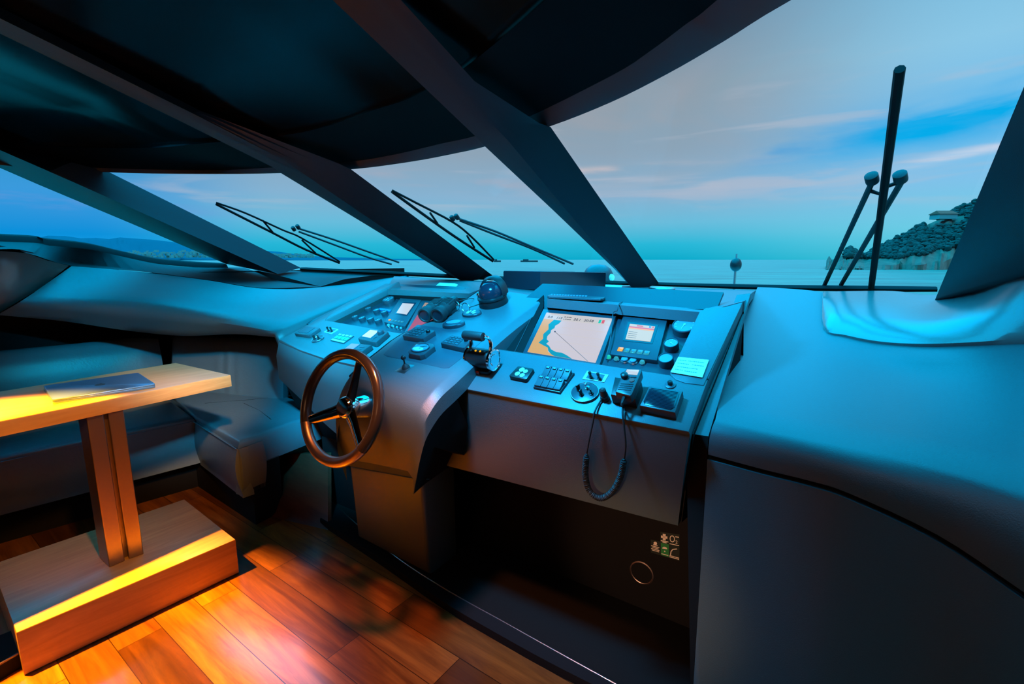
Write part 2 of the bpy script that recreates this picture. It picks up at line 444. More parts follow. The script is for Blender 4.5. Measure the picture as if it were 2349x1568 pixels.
# port side window
PSILL = [V((-3.75, .2, 1.36)), V((-3.55, 1.4, 1.38)), aty(0, 540, 2.9), aty(110, 550, 3.05), aty(205, 560, 3.2), aty(280, 577, 3.38), aty(360, 594, 3.58), aty(440, 602, 3.78), aty(520, 606, 3.98)]
pane4 = [p+V((-.02, 0, 0)) for p in PSILL]+[mP.on(300, 512), mP.on(90, 424), mP.on(0, 384), HB[2], HB[1], HB[0]]
fan('window_4', pane4, lerp(pane4[2], pane4[-3], .5))
mb = MB(); ps = cr(PSILL, 4)
mb.loft([[p+V((-.06, .0, .0)) for p in ps], [p+V((-.03, 0, .012)) for p in ps], ps, [p+V((.03, -.03, -.035)) for p in ps]])
struct('trim_port_sill_moulding', mb, 'blackm', angle=60)

# port sill shelf between window and moulded side panel
SEAM = [V((-3.35, .2, 1.19)), V((-3.15, 1.4, 1.20)), aty(-40, 572, 2.55), aty(60, 580, 2.75), aty(162, 609, 3.0), aty(330, 623, 3.15), aty(480, 642, 3.22), aty(600, 660, 3.22), aty(735, 657, 3.38)]
SH = [p+V((.03, -.03, -.035)) for p in PSILL[:-1]]+[sill(560, 613)]
s0 = cr(SH, 4); s1 = cr(SEAM, 4)
mb = MB(); mb.loft([s0, [lerp(a, b, .5)+V((0, 0, -.035)) for a, b in zip(s0, s1)], s1])
mb.loft([[sill(560, 613), sill(690, 622), sill(900, 633), sill(935, 634)], [aty(640, 632, 3.75), aty(720, 634, 3.75), aty(860, 634, 3.75), aty(930, 634, 3.8)], [aty(735, 657, 3.38), aty(790, 640, 3.5), aty(850, 632, 3.6), aty(935, 630, 3.75)]])
struct('trim_port_sill', mb, 'sillm', angle=60)
# panel aft of the diagonal seam
mb = MB()
mb.loft([[V((-3.35, .2, 1.19)), V((-3.15, 1.4, 1.20)), aty(-40, 572, 2.55), aty(60, 580, 2.75), aty(108, 597, 2.86), aty(158, 609, 2.98)],
         [V((-3.2, .2, 1.06)), V((-3.05, 1.4, 1.06)), aty(-40, 650, 2.42), aty(0, 655, 2.46), aty(50, 672, 2.6), aty(98, 657, 2.78)],
         [V((-3.2, .2, .93)), V((-3.05, 1.4, .93)), aty(-60, 722, 2.42), aty(-30, 722, 2.45), aty(-20, 722, 2.46), aty(-4, 718, 2.48)]], thick=V((-.03, .02, -.01)))
struct('wall_port_panel', mb, 'coaming', angle=50)
# hull sides, after bulkhead, starboard side
mb = MB(); mb.poly([AS(-2.6, -4.0, 0), AS(3.6, -4.0, 0), AS(3.6, -4.0, 1.16), AS(1.2, -4.0, 1.16), AS(-2.6, -4.0, 2.2)])
struct('wall_port', mb, 'blackm')
mb = MB(); mb.poly([AS(-2.58, -4.8, 0), AS(-2.58, .7, 0), AS(-2.58, .7, 2.35), AS(-2.58, -4.8, 2.35)])
struct('wall_aft', mb, 'vinyl_dark')
mb = MB(); mb.poly([AS(-2.6, .64, 0), AS(2.4, .64, 0), AS(2.4, .64, 1.0), AS(1.0, .64, 1.05), AS(.55, .64, 2.1), AS(-2.6, .64, 2.3)])
struct('wall_starboard', mb, 'blackm')
mb = MB(); mb.poly([AS(3.9, -4.1, .0), AS(3.9, .5, 0), AS(3.9, .5, 1.0), AS(3.9, -4.1, 1.0)])
struct('wall_bow', mb, 'blackm')
mb = MB(); mb.poly([AS(-.3, .6, 1.1), R0+S*.05, L2+d4+S*.05, V((.55, -.1, 1.76))])
struct('window_5', mb, 'glass')
# ================================================================== HELM CONSOLES
HDG = math.degrees(math.atan2(-UR.y, UR.x))
R = Plane.tilt(atz(1023, 883, .85), HDG, 32)
C = Plane.tilt(atz(1000, 905, .866), HDG, 20)
Lp = Plane.tilt(atz(760, 824, .85), 38, 22)
FWD = V((-UR.y, UR.x, 0))
ZZ = V((0, 0, 1))
RW = R.off(-.05); LW = Lp.off(-.05)

# --- starboard pod: switch deck, apron, recessed instrument plate
chart = thing('chart_console', 'starboard helm pod carrying the large chart screen and radio handset', 'console', up(R.on(1300, 940), 0))
deck = [R.on(*p) for p in [(1023, 883), (1581, 990), (1626, 868), (1540, 866), (1085, 789)]]
MB().solid(deck, R.n*-.03, r=.008).build('switch_deck', 'vinyl', chart)
strip = [R.on(*p) for p in [(1626, 868), (1706, 690), (1612, 715), (1540, 866)]]
MB().solid(strip, R.n*-.06, r=.006).build('side_strip', 'vinyl', chart)
slot = [R.on(*p) for p in [(1700, 703), (1614, 884), (1572, 879), (1550, 871), (1537, 859), (1605, 716), (1620, 707)]]
MB().solid([p+R.n*.002 for p in slot], R.n*-.004, r=.001).build('cover_panel', 'vinyl', chart)
ya, yb = R.on(1023, 883).y, R.on(1581, 990).y
ap = [R.on(1023, 883)-R.n*.012, R.on(1581, 990)-R.n*.012, aty(1555, 1205, yb+.075), aty(1015, 1065, ya+.09)]
m0 = lerp(ap[0], ap[3], .3)-FWD*.006; m1 = lerp(ap[1], ap[2], .3)-FWD*.006
mb = MB(); mb.loft([[lerp(a, b, t) for t in (0, .25, .5, .75, 1)] for a, b in ((ap[0]+FWD*.01+ZZ*.004, ap[1]+FWD*.01+ZZ*.004), (ap[0], ap[1]), (m0, m1), (ap[3], ap[2]))], thick=FWD*.03)
mb.build('apron', 'vinyl', chart, angle=50)
# closed sides behind the apron and the lower filler strip beside it
mb = MB(); mb.poly([ap[1]+FWD*.02+UR*.004, ap[2]+FWD*.02+UR*.004, ap[2]+FWD*.4+UR*.06, R.on(1706, 690)-R.n*.03]); mb.build('side_cheek', 'blackm', chart)
mb = MB(); mb.poly([ap[0]+FWD*.02, ap[3]+FWD*.02, ap[3]+FWD*.4, R.on(1085, 789)+FWD*.2-R.n*.06]); mb.build('side_cheek', 'blackm', chart)
RF = R.off(-.035)
fil = [RF.on(*p) for p in [(1574, 993), (1625, 1000), (1722, 672), (1690, 676)]]
mb = MB(); mb.solid(fil, R.n*-.02); mb.build('filler_strip', 'vinyl', chart)
mb = MB(); mb.poly([fil[0]-FWD*.0, fil[1], up(fil[1], 0)+FWD*.04, up(fil[0], 0)+FWD*.26]); mb.build('filler_face', 'carpet', chart)
plate = [RW.on(*p) for p in [(1030, 830), (1560, 905), (1660, 670), (1245, 650)]]
MB().solid(plate, R.n*-.01).build('instrument_plate', 'plate', chart)
mb = MB()
for p, q in (((1540, 866), (1612, 715)), ((1085, 789), (1540, 866))):
    a, b = R.on(*p), R.on(*q); mb.solid([a-R.n*.028, b-R.n*.028, b-R.n*.06, a-R.n*.06], (a-b).cross(R.n).normalized()*.004)
mb.build('recess_wall', 'vinyl_dark', chart)

# --- centre pod: a raised spine that rolls over and drops to the sole
steer = thing('steering_console', 'raised centre helm pod with keypads, rolled front edge and leg panel', 'console', atz(900, 1280, 0))
rp = [C.on(*p) for p in [(1255, 684), (1175, 740), (1100, 803), (1035, 862), (1000, 893)]]+[aty(978, 922, 1.345), aty(960, 955, 1.322), aty(948, 1000, 1.325), aty(940, 1045, 1.34), aty(935, 1080, 1.37)]
lp = [C.on(*p) for p in [(1107, 661), (1010, 725), (922, 766), (868, 806), (835, 832)]]+[aty(808, 858, 1.545), aty(788, 888, 1.52), aty(776, 930, 1.515), aty(775, 985, 1.53), aty(796, 1053, 1.56)]
rows = []
for a, b in zip(cr(lp, 3), cr(rp, 3)):
    n = C.n
    e1 = b+S*.022-ZZ*.018; a1 = a-S*.008-ZZ*.010
    rows.append([a1-ZZ*.07, a1, a, lerp(a, b, .04)+ZZ*.002, lerp(a, b, .5)+ZZ*.003, lerp(a, b, .97)+ZZ*.002, b, e1, e1-ZZ*.05+S*.002])
mb = MB(); mb.loft(rows); mb.build('body', 'vinyl', steer, angle=40)
mb = MB(); mb.tube([p-S*.012-ZZ*.008 for p in cr(lp[:6], 3)], .0045, 6); mb.build('edge_gap', 'blackm', steer)
toeR, toeL, fR, fL = aty(968, 1098, 1.53), aty(800, 1068, 1.72), atz(985, 1318, .03), atz(820, 1230, .03)
last = rows[-1]
mb = MB(); mb.loft([[last[2], last[4], last[6], last[7]], [toeL, lerp(toeL, toeR, .5), toeR, toeR+S*.025+A*.01]], thick=V((0, 0, .012))); mb.build('bulge_base', 'vinyl', steer, angle=40)
mb = MB(); mb.solid([toeL, toeR, fR, fL], FWD*.16, r=.014, seg=3); mb.build('leg_panel', 'vinyl', steer)
sp = [r[-1] for r in rows[9:]]+[toeR+S*.02-ZZ*.01]
bk = [V((p.x, p.y, p.z))+FWD*.22-ZZ*.0 for p in (toeR, rows[-4][-1])]+[rows[9][-1]+FWD*.05-ZZ*.10]
mb = MB(); cpt = sum((p for p in sp+bk), V((0, 0, 0)))/len(sp+bk); ring = [p-S*.002 for p in sp+bk]
mb.poly(ring+[cpt], [(i, (i+1) % len(ring), len(ring)) for i in range(len(ring))]); mb.build('side_cheek', 'blackm', steer)

# --- port pod
inst = thing('instrument_console', 'port helm pod with a row of small gauges and two small displays', 'console', atz(760, 1180, 0))
deckL = [Lp.on(*p) for p in [(638, 780), (690, 803), (745, 822), (800, 834), (862, 848), (905, 850), (925, 763), (741, 736), (775, 706)]]
MB().solid(deckL, Lp.n*-.03, r=.008).build('switch_deck', 'vinyl', inst)
stL = [Lp.on(*p) for p in [(741, 736), (888, 664), (915, 645), (867, 661), (793, 695), (765, 711)]]
MB().solid(stL, Lp.n*-.05, r=.005).build('side_strip', 'vinyl', inst)
plL = [LW.on(*p) for p in [(700, 742), (990, 790), (1130, 660), (885, 650)]]
MB().solid(plL, Lp.n*-.01).build('instrument_plate', 'plate', inst)
mb = MB()
for p, q in (((741, 736), (888, 664)), ((741, 736), (925, 763))):
    a, b = Lp.on(*p), Lp.on(*q); mb.solid([a-Lp.n*.028, b-Lp.n*.028, b-Lp.n*.06, a-Lp.n*.06], (b-a).cross(Lp.n).normalized()*.004)
mb.build('recess_wall', 'vinyl_dark', inst)
fe = [Lp.on(*p) for p in [(638, 780), (690, 803), (745, 822), (800, 834), (862, 848), (905, 850)]]
lowp = [aty(640, 868, 2.52), aty(700, 925, 2.33), aty(735, 962, 2.2), aty(790, 1010, 2.0), aty(850, 1060, 1.85), aty(905, 1090, 1.75)]
mb = MB(); f5 = cr(fe, 3); l5 = cr(lowp, 3)
mb.loft([[p+Lp.v*.012-Lp.n*.004 for p in f5], [p-Lp.n*.012-Lp.v*.002 for p in f5], [lerp(a, b, .35)-Lp.v*.012 for a, b in zip(f5, l5)], l5], thick=FWD*.02)
mb.build('apron', 'vinyl', inst, angle=50)
# dark timber base below the port pod
mb = MB(); mb.solid([aty(600, 1040, 2.62), aty(752, 1040, 2.28), atz(752, 1215, 0.0), atz(600, 1180, .0)], FWD*.02); mb.build('timber_base', 'redwood', inst)
mb = MB(); mb.poly([lowp[0]+FWD*.02, lowp[-1]+FWD*.02, up(lowp[-1], .03)+FWD*.25, up(lowp[0], .03)+FWD*.25]); mb.build('side_cheek', 'blackm', inst)

t0_, t1_ = aty(738, 1000, 2.34), aty(862, 1030, 2.12)
mb = MB(); mb.poly([t0_, t1_, up(t1_, .02), up(t0_, .02)]); mb.build('base_shade', 'blackm', inst)  # black sheet put in for the shade under the pod
# --- dash top between the pods and the windscreen
dash = thing('dashboard', 'wide blue-lit dash top running along the foot of the windscreen', 'dashboard', up(aty(1400, 660, 2.2), 1.0))
front = [Lp.on(888, 663), Lp.on(1076, 673), C.on(1107, 661), C.on(1255, 684), R.on(1255, 685), R.on(1612, 716), R.on(1708, 690)]
back = [sill(905, 632), sill(1010, 640), sill(1060, 642), sill(1255, 650), sill(1275, 650), sill(1600, 661), sill(1735, 665)]
def dense(ps, n=3):
    out = []
    for a, b in zip(ps, ps[1:]): out += [lerp(a, b, k/n) for k in range(n)]
    return out+[ps[-1]]
ff, bb = dense(front), dense(back)
mb = MB(); mb.loft([[a-ZZ*.0 for a in ff], [lerp(a, b, .012) for a, b in zip(ff, bb)], [lerp(a, b, .5)+ZZ*.006 for a, b in zip(ff, bb)], [b for b in bb]], thick=V((0, 0, -.032)))
mb.build('top', 'vinyl', dash, angle=40)
mb = MB(); mb.poly([ff[0]-ZZ*.03, ff[-1]-ZZ*.03, up(ff[-1], .4)+FWD*.3, up(ff[0], .4)+FWD*.3]); mb.build('underside', 'blackm', dash)

# --- starboard side console
side = thing('side_console', 'large rounded starboard side console in the right foreground', 'console', up(atz(1620, 1500, 0), 0))
fe = [aty(1641, 962, 1.125), aty(1750, 987, 1.055), aty(1870, 1010, .99), aty(2000, 1036, .925), aty(2180, 1080, .84), aty(2349, 1132, .765), aty(2600, 1220, .67)]
be = [aty(1738, 658, 2.42), aty(1800, 661, 2.3), aty(1886, 669, 2.12), aty(2000, 690, 1.98), aty(2150, 690, 1.8), aty(2349, 660, 1.5), aty(2600, 640, 1.25)]
md = [aty(1672, 830, 1.44), aty(1770, 845, 1.40), aty(1892, 852, 1.36), aty(2010, 862, 1.30), aty(2150, 872, 1.21), aty(2349, 880, 1.08), aty(2600, 900, .95)]
m2 = [aty(1700, 745, 1.78), aty(1785, 752, 1.75), aty(1888, 757, 1.69), aty(2000, 785, 1.52), aty(2110, 797, 1.38), aty(2349, 790, 1.22), aty(2600, 790, 1.08)]
sm = [aty(1624, 1042, 1.10), aty(1750, 1076, 1.03), aty(1860, 1103, .965), aty(1950, 1132, .915), aty(2150, 1226, .83), aty(2349, 1358, .74), aty(2600, 1530, .66)]
top5 = [cr(r, 4) for r in (be, m2, md, fe)]
rows = []
cols = [cr([t[i] for t in top5], 4) for i in range(len(top5[0]))]
rows = [[c[k] for c in cols] for k in range(len(cols[0]))]
smc = cr(sm, 4); fec = top5[3]
nose = [[lerp(a, b, t)-FWD*0+V((-.010*math.sin(PI*t), -.014*math.sin(PI*t), 0))+ZZ*.012*math.sin(PI*t) for a, b in zip(fec, smc)] for t in (.12, .3, .55, .8)]
mb = MB(); mb.loft(rows+nose+[smc, [p+A*.02 for p in smc]]); 
lft = [r[0] for r in rows+nose+[smc]]
mb.loft([lft, [p+V((.006, .012, -.006)) for p in lft], [p+V((.012, .03, -.05)) for p in lft]])
mb.build('top_moulding', 'vinyl', side, angle=55)
# lower face below the shadow gap
s2 = [p-ZZ*.012-A*.002 for p in smc]
bot = [up(p, 0)+A*.03 for p in s2]
mb = MB(); mb.loft([[p+A*.02-ZZ*.001 for p in s2], s2, [lerp(a, b, .03) for a, b in zip(s2, bot)], [lerp(a, b, .5) for a, b in zip(s2, bot)], bot])
mb.loft([[s2[0], bot[0]], [s2[0]+V((.03, .05, 0)), bot[0]+V((.03, .05, 0))], [s2[0]+V((.42, .58, 0)), bot[0]+V((.42, .58, 0))]])
mb.build('lower_face', 'vinyl', side, angle=45)
mb = MB(); mb.loft([[p+A*.03+ZZ*.02 for p in smc], [p+A*.03-ZZ*.03 for p in smc]]); mb.build('shadow_gap', 'blackm', side)
# raised coaming at the ship's side
ct = [aty(1887, 672, 2.06), aty(1889, 750, 1.70), aty(1940, 768, 1.60), aty(2020, 783, 1.49), aty(2110, 788, 1.385), aty(2220, 785, 1.30), aty(2349, 777, 1.22), aty(2600, 770, 1.08)]
cb = [aty(1889, 668, 2.1), aty(1905, 668, 2.1), aty(1965, 667, 2.07), aty(2050, 667, 2.0), aty(2140, 676, 1.84), aty(2235, 664, 1.58), aty(2349, 633, 1.31), aty(2600, 600, 1.1)]
c1, c2 = cr(ct, 4), cr(cb, 4)
mb = MB(); mb.loft([[p-ZZ*.02+A*.01 for p in c1], c1, [lerp(a, b, .04)+ZZ*.012*min(1, i/6) for i, (a, b) in enumerate(zip(c1, c2))], [lerp(a, b, .3)+ZZ*.022*min(1, i/6) for i, (a, b) in enumerate(zip(c1, c2))], [lerp(a, b, .7)+ZZ*.012*min(1, i/6) for i, (a, b) in enumerate(zip(c1, c2))], c2])
mb.build('coaming', 'coaming', side, angle=50)

# --- moulded side panel to port, under the windows
C1 = [aty(-6, 722, 2.46), aty(150, 737, 2.55), aty(300, 759, 2.62), aty(420, 770, 2.62), aty(540, 766, 2.55), aty(630, 773, 2.46)]
CC = [aty(52, 688, 2.48), aty(190, 694, 2.52), aty(330, 702, 2.56), aty(445, 718, 2.56), aty(560, 737, 2.5), aty(650, 752, 2.46)]
CM = [aty(110, 648, 2.75), aty(260, 655, 2.82), aty(410, 670, 2.86), aty(530, 690, 2.86), aty(655, 692, 2.95), aty(800, 688, 2.95)]
C3 = [aty(164, 610, 3.0), aty(330, 624, 3.15), aty(480, 643, 3.22), aty(600, 661, 3.22), aty(735, 658, 3.38), aty(935, 631, 3.75)]
rr = [cr(r, 4) for r in (C1, CC, CM, C3)]
cols = [cr([t[i] for t in rr], 4) for i in range(len(rr[0]))]
rows = [[c[k] for c in cols] for k in range(len(cols[0]))]
for i, r in enumerate(rows):
    e = r[-1]; r += [e+S*.02-ZZ*.012+A*-.005, e+S*.035-ZZ*.05, e+S*.03-ZZ*.12]
mb = MB(); mb.loft([[p+A*.06-ZZ*.004 for p in rows[0]]]+rows)
struct('wall_port_moulding', mb, 'vinyl', angle=60)
# dark backing below the moulding
dv = A*.55-S*.55
under = [[p+A*.05-ZZ*.004 for p in C1], [p+dv-ZZ*.004 for p in C1], [up(p+dv*1.05, .3) for p in C1]]
ex = [V((-3.15, 1.4, .95)), V((-3.25, .2, .95))]
for r_, dd, zz in zip(under, (0, 1, 1.05), (None, None, .3)):
    for p in ex:
        q_ = p+(dv*dd if dd else V((0, 0, 0))); r_.insert(0, up(q_, zz) if zz else q_)
mb = MB(); mb.loft(under); struct('wall_port_backing', mb, 'blackm')
mb = MB(); mb.poly([AS(2.15, -3.9, 0), AS(2.15, .4, 0), AS(2.15, .4, 1.03), AS(2.15, -3.0, 1.03), AS(2.15, -3.9, .7)]); struct('helm_leak_block', mb, 'blackm')  # black sheet added behind the pods to stop sky light leaking through

# ================================================================== DINETTE
table = thing('dinette_table', 'light oak dinette table on a twin metal pedestal and oak box base', 'table', atz(290, 1420, 0))
tA = math.atan2(.365, .51)
zt, zu = .77, .72
fr_ = atz(529, 859, zt); br_ = atz(438, 826, zt)
ta = (fr_-atz(0, 964, zt)).normalized(); tn = V((-ta.y, ta.x, 0))
wt = (br_-fr_).dot(tn)
AFT = 1.3
top = [fr_-ta*AFT, fr_, fr_+tn*wt, fr_+tn*wt-ta*AFT]
MB().solid(top, (0, 0, zu-zt), r=.004).build('tabletop', 'oak', table)
zb = .15
b0 = atz(37, 1450, zb); b1 = atz(540, 1236, zb); bd = (b1-b0).normalized(); bn = V((-bd.y, bd.x, 0)); bw = (atz(420, 1145, zb)-b1).dot(bn)
bt = [b0, b1, b1+bn*bw, b0+bn*bw]
MB().solid(bt, (0, 0, -zb+.004), r=.004).build('base_box', 'oakd', table)
def post(px0, px1, name):
    a0, a1 = atz(*px0, zb), atz(*px1, zb)
    d = (a1-a0); dn = V((-d.y, d.x, 0)).normalized()
    mb = MB(); mb.solid([up(p, zu) for p in (a0, a1, a1+dn*.10, a0+dn*.10)], (0, 0, zb-zu), r=.0)
    mb.build(name, 'bronze', table, bevel=.003)
post((251, 1301), (287, 1286), 'pedestal_post'); post((296, 1282), (330, 1270), 'pedestal_post')
a0 = atz(251, 1301, zb); a1 = atz(330, 1270, zb); dn = V((-(a1-a0).y, (a1-a0).x, 0)).normalized()
mb = MB(); c0 = lerp(a0, a1, .1)+dn*.03; c1_ = lerp(a0, a1, .9)+dn*.03
mb.solid([up(p, zu) for p in (c0, c1_, c1_+dn*.045, c0+dn*.045)], (0, 0, zb-zu)); mb.build('pedestal_core', 'bronze', table)

# laptop, closed
l0, l1, l2 = atz(120, 917, zt+.015), atz(357, 880, zt+.015), atz(318, 854, zt+.015)
lu = (l1-l0).normalized(); lv = V((-lu.y, lu.x, 0)); lw = (l1-l0).length; ld = (l2-l1).dot(lv)
lm = Matrix.Translation(up(l0+lu*lw/2+lv*ld/2, zt)) @ Matrix((lu, lv, ZZ)).transposed().to_4x4()
lap = thing('laptop', 'closed thin aluminium laptop lying on the oak dinette table', 'laptop', lm)
mb = MB(); mb.prism(rrect(lw, ld, .012), .001, .0095, r=.0015); mb.build('base', 'alu', lap, world=False)
mb = MB(); mb.prism(rrect(lw, ld, .012), .010, .0155, r=.002); mb.build('lid', 'alu', lap, world=False)
mb = MB(); mb.prism([(x*.016, y*.017) for x, y in circ(1, 20)], .0155, .0158)
mb.prism([(.001, .016), (.008, .019), (.011, .028), (.003, .024)], .0155, .0158); mb.build('lid_logo', 'bezel', lap, world=False)

# corner sofa
sofa = thing('corner_sofa', 'blue-grey leather corner sofa wrapping round behind the dinette table', 'sofa', up(atz(400, 1150, 0), 0))
zs = .43
def cushion(name, out, z0, z1, r=.035, m='leather', wr=None):
    mb = MB(); mb.prism([(p.x, p.y) for p in out], z0, z1, r=r, seg=4)
    o = mb.build(name, m, sofa, angle=60)
    return o
q0, q1 = atz(0, 1045, zs), atz(447, 955, zs)           # front edge of the port seat
sd = (q1-q0).normalized(); sn = V((-sd.y, sd.x, 0))
q2 = atz(545, 1015, zs); q3 = atz(697, 962, zs)
qb = q1+sn*.62
cushion('seat_cushion', [q0-sd*.9, q1, q1+sn*.62, q0-sd*.9+sn*.62], .30, zs, .03)
e1 = (q3-q2).normalized()
q4 = q3+e1*.16
cushion('seat_cushion', [q1+sd*.006, q2, q3, q4, aty(640, 905, 2.95), q1+sn*.62+sd*.34, q1+sn*.60+sd*.006], .29, zs+.002, .035)
# hanging front panels of the seats
def skirt(name, a, b, z0, z1, th=.05, bulge=.02, fold=.0):
    d = (b-a).normalized(); nrm = V((d.y, -d.x, 0))
    rows = []
    for k in range(13):
        z = z1+(z0-z1)*k/12
        row = []
        for i in range(33):
            t = i/32; off = bulge*math.sin(PI*min(1, (k+1)/12))+fold*math.sin(t*26+k*.3)*math.exp(-((t-.72)/.22)**2)*math.exp(-(k/6)**2)
            p = lerp(a, b, t)+nrm*off; row.append(V((p.x, p.y, z)))
        rows.append(row)
    mb = MB(); mb.loft(rows, thick=-nrm*th); return mb.build(name, 'leather', sofa, angle=60)
skirt('front_panel', q0-sd*.9, q1, .17, zs-.025, fold=.007)
skirt('front_panel', q1, q2, .16, zs-.03, fold=.0)
skirt('end_panel', q2, lerp(q2, q3, .33), .17, zs-.03, fold=.0)
# piping on the seat edges
mb = MB(); mb.tube([V((p.x, p.y, zs-.026))+V((.0, -.012, 0)) for p in (q1, lerp(q1, q2, .5), q2)], .003, 6); mb.build('piping', 'leather', sofa)
# seams on the seat tops
for k, (a_, b_) in enumerate((((560, 925), (622, 962)), ((470, 925), (560, 918)), ((560, 918), (690, 905)))):
    p0, p1 = atz(*a_, zs+.001), atz(*b_, zs+.001); mb = MB(); mb.tube([p0, lerp(p0, p1, .5)+V((.01, .01, -.001)), p1], .0025, 6); mb.build('seat_seam', 'black', sofa)
# white mounting block showing under the end of the seat
mb = MB(); cc = aty(592, 1072, 2.32); mb.box(cc, (.05, .06, .10), .004); mb.build('mounting_block', 'white', sofa)
# dark plinth
q5 = lerp(q2, q3, .28)
mb = MB(); mb.prism([(p.x, p.y) for p in (q0-sd*.9+sn*.12, q1+sn*.1, q2+sd*.0+e1*.05, q5+e1*.1, q1+sn*.5+sd*.3, q0-sd*.9+sn*.6)], .0, .295); mb.build('plinth', 'blackm', sofa)
# backrests
def backrest(name, a, b, z0, z1, th, folds=0, lean=.05, fx=.5):
    """cushion standing along a-b (front face), thick to the rear"""
    d = (b-a).normalized(); nrm = V((d.y, -d.x, 0)); n = 40
    prof = []
    for k in range(9): prof.append((k/8, 0))
    ring = []
    for i in range(n+1):
        t = i/n; base = lerp(a, b, t); endk = min(1, min(t, 1-t)*14+.25)
        row = []
        for (f, z) in ((-.0, z0), (.012, z0+(z1-z0)*.25), (.018, z0+(z1-z0)*.5), (.012, z0+(z1-z0)*.75), (-.004, z1-.03), (-.03, z1-.006), (-.06, z1), (-th+.03, z1-.006), (-th, z1-.04), (-th, z0)):
            fold = folds*math.sin(t*70)*math.exp(-((t-fx)/.09)**2)*(1 if z > z0+.05 else .4) if folds else 0
            g = (f+fold)*endk-lean*(z-z0)/(z1-z0)-(1-endk)*.02
            p = base+nrm*g; row.append(V((p.x, p.y, z-(1-endk)*.02*(z-z0)/(z1-z0))))
        ring.append(row)
    mb = MB(); mb.loft(ring, closed=True)
    mb.poly(ring[0]); mb.poly(ring[-1])
    return mb.build(name, 'leather', sofa, angle=60)
B0 = atz(0, 812, .75); B1 = atz(366, 772, .76)
bdir = (B1-B0).normalized()
backrest('backrest', B0-bdir*.9+V((.03, -.03, 0)), B1+V((.03, -.03, 0)), zs-.01, .76, .14, folds=.0)
B2 = aty(374, 778, 3.02); B3 = aty(634, 783, 2.78)
backrest('backrest', up(B2, 0), up(B3, 0), zs-.01, B3.z+.0, .13, folds=.006, fx=.55)

# low dark step edge with a brass strip behind the table base
st = [atz(-90, 1575, .05), atz(52, 1493, .05), atz(40, 1440, .05), atz(-110, 1500, .05)]
mb = MB(); mb.solid(st, (0, 0, -.05)); struct('trim_step', mb, 'blackm')
mb = MB(); mb.tube([st[0]+ZZ*.001, st[1]+ZZ*.001], .004, 6); struct('trim_step_edge', mb, 'bronze')
# ================================================================== INSTRUMENTS
M['scr_white'] = emit('screen_white', (205, 222, 235), .9)
M['scr_cream'] = emit('screen_cream', (205, 198, 172), .95)
M['scr_red'] = emit('screen_red', (225, 60, 40), .9)
M['scr_orange'] = emit('screen_orange', (255, 165, 30), .95)
M['scr_violet'] = emit('screen_violet', (128, 140, 235), .85)
M['scr_land'] = emit('chart_land', (226, 178, 96), .9)
M['scr_sea'] = emit('chart_sea', (214, 206, 212), .9)
M['scr_shoal'] = emit('chart_shoal', (20, 160, 190), .9)
M['scr_bar'] = emit('chart_bar', (212, 206, 202), .9)
M['scr_ink'] = emit('chart_ink', (40, 36, 44), .8)
M['scr_line'] = emit('chart_line', (120, 110, 150), .8)
M['scr_pink'] = emit('chart_pink', (190, 90, 120), .8)
M['scr_beige'] = emit('chart_beige', (190, 160, 135), .8)
M['key_lit'] = emit('lit_key', (60, 200, 225), .55)
M['key_amber'] = emit('amber_key', (255, 180, 20), .95)
M['lamp_green'] = emit('green_lens', (30, 225, 190), .75)
M['dial'] = mat('dial_face', (.035, .075, .095), .4)
M['dial_lit'] = mat('pale_dial', (.10, .20, .25), .45)
M['dial_white'] = mat('white_dial', (.5, .55, .58), .45)
M['display_black'] = mat('unlit_display', (.015, .022, .035), .15)
M['plate_mat'] = mat('keypad_plate', (.055, .075, .095), .4)
M['bluetag'] = mat('blue_tag', (.04, .14, .6), .5)

class Q:
    """a four-cornered face on a panel: TL, TR, BR, BL in photo pixels"""
    def __init__(s, pl, c, h=0):
        s.pl = pl; s.n = pl.n; s.c = [pl.off(h).on(*p) for p in c]
    def __call__(s, a, b, dh=0):       # a: 0..1 left to right, b: 0..1 top to bottom
        tl, tr, br, bl = s.c
        return lerp(lerp(tl, tr, a), lerp(bl, br, a), b)+s.n*dh
    def poly(s, pts, dh=0): return [s(a, b, dh) for a, b in pts]
    def rect(s, a0, b0, a1, b1, dh=0): return s.poly([(a0, b0), (a1, b0), (a1, b1), (a0, b1)], dh)
    def mid(s): return s(.5, .5)
    def frame(s, a=.5, b=.5, dh=0):
        o = s(a, b, dh); u = (s.c[1]-s.c[0]).normalized(); v = s.n.cross(u)
        return Matrix.Translation(o) @ Matrix((u, v, s.n)).transposed().to_4x4()
    def w(s): return (s.c[1]-s.c[0]).length
    def h(s): return (s.c[3]-s.c[0]).length
def chamfer(q, k, dh=0):
    return q.poly([(k, 0), (1-k, 0), (1, k), (1, 1-k), (1-k, 1), (k, 1), (0, 1-k), (0, k)], dh)
def casing(q, t, root, name='casing', m='black', r=.003, rnd=0.):
    top = chamfer(q, rnd) if rnd else q.c
    mb = MB(); mb.solid(top, q.n*-t, r=r, seg=2); return mb.build(name, m, root)
def patch(q, pts, dh, t=.0006): return (q.poly(pts, dh), q.n*-t)
def at_frame(q): return Matrix.Translation(q.mid()) @ Matrix((q.pl.u, q.pl.v, q.pl.n)).transposed().to_4x4()

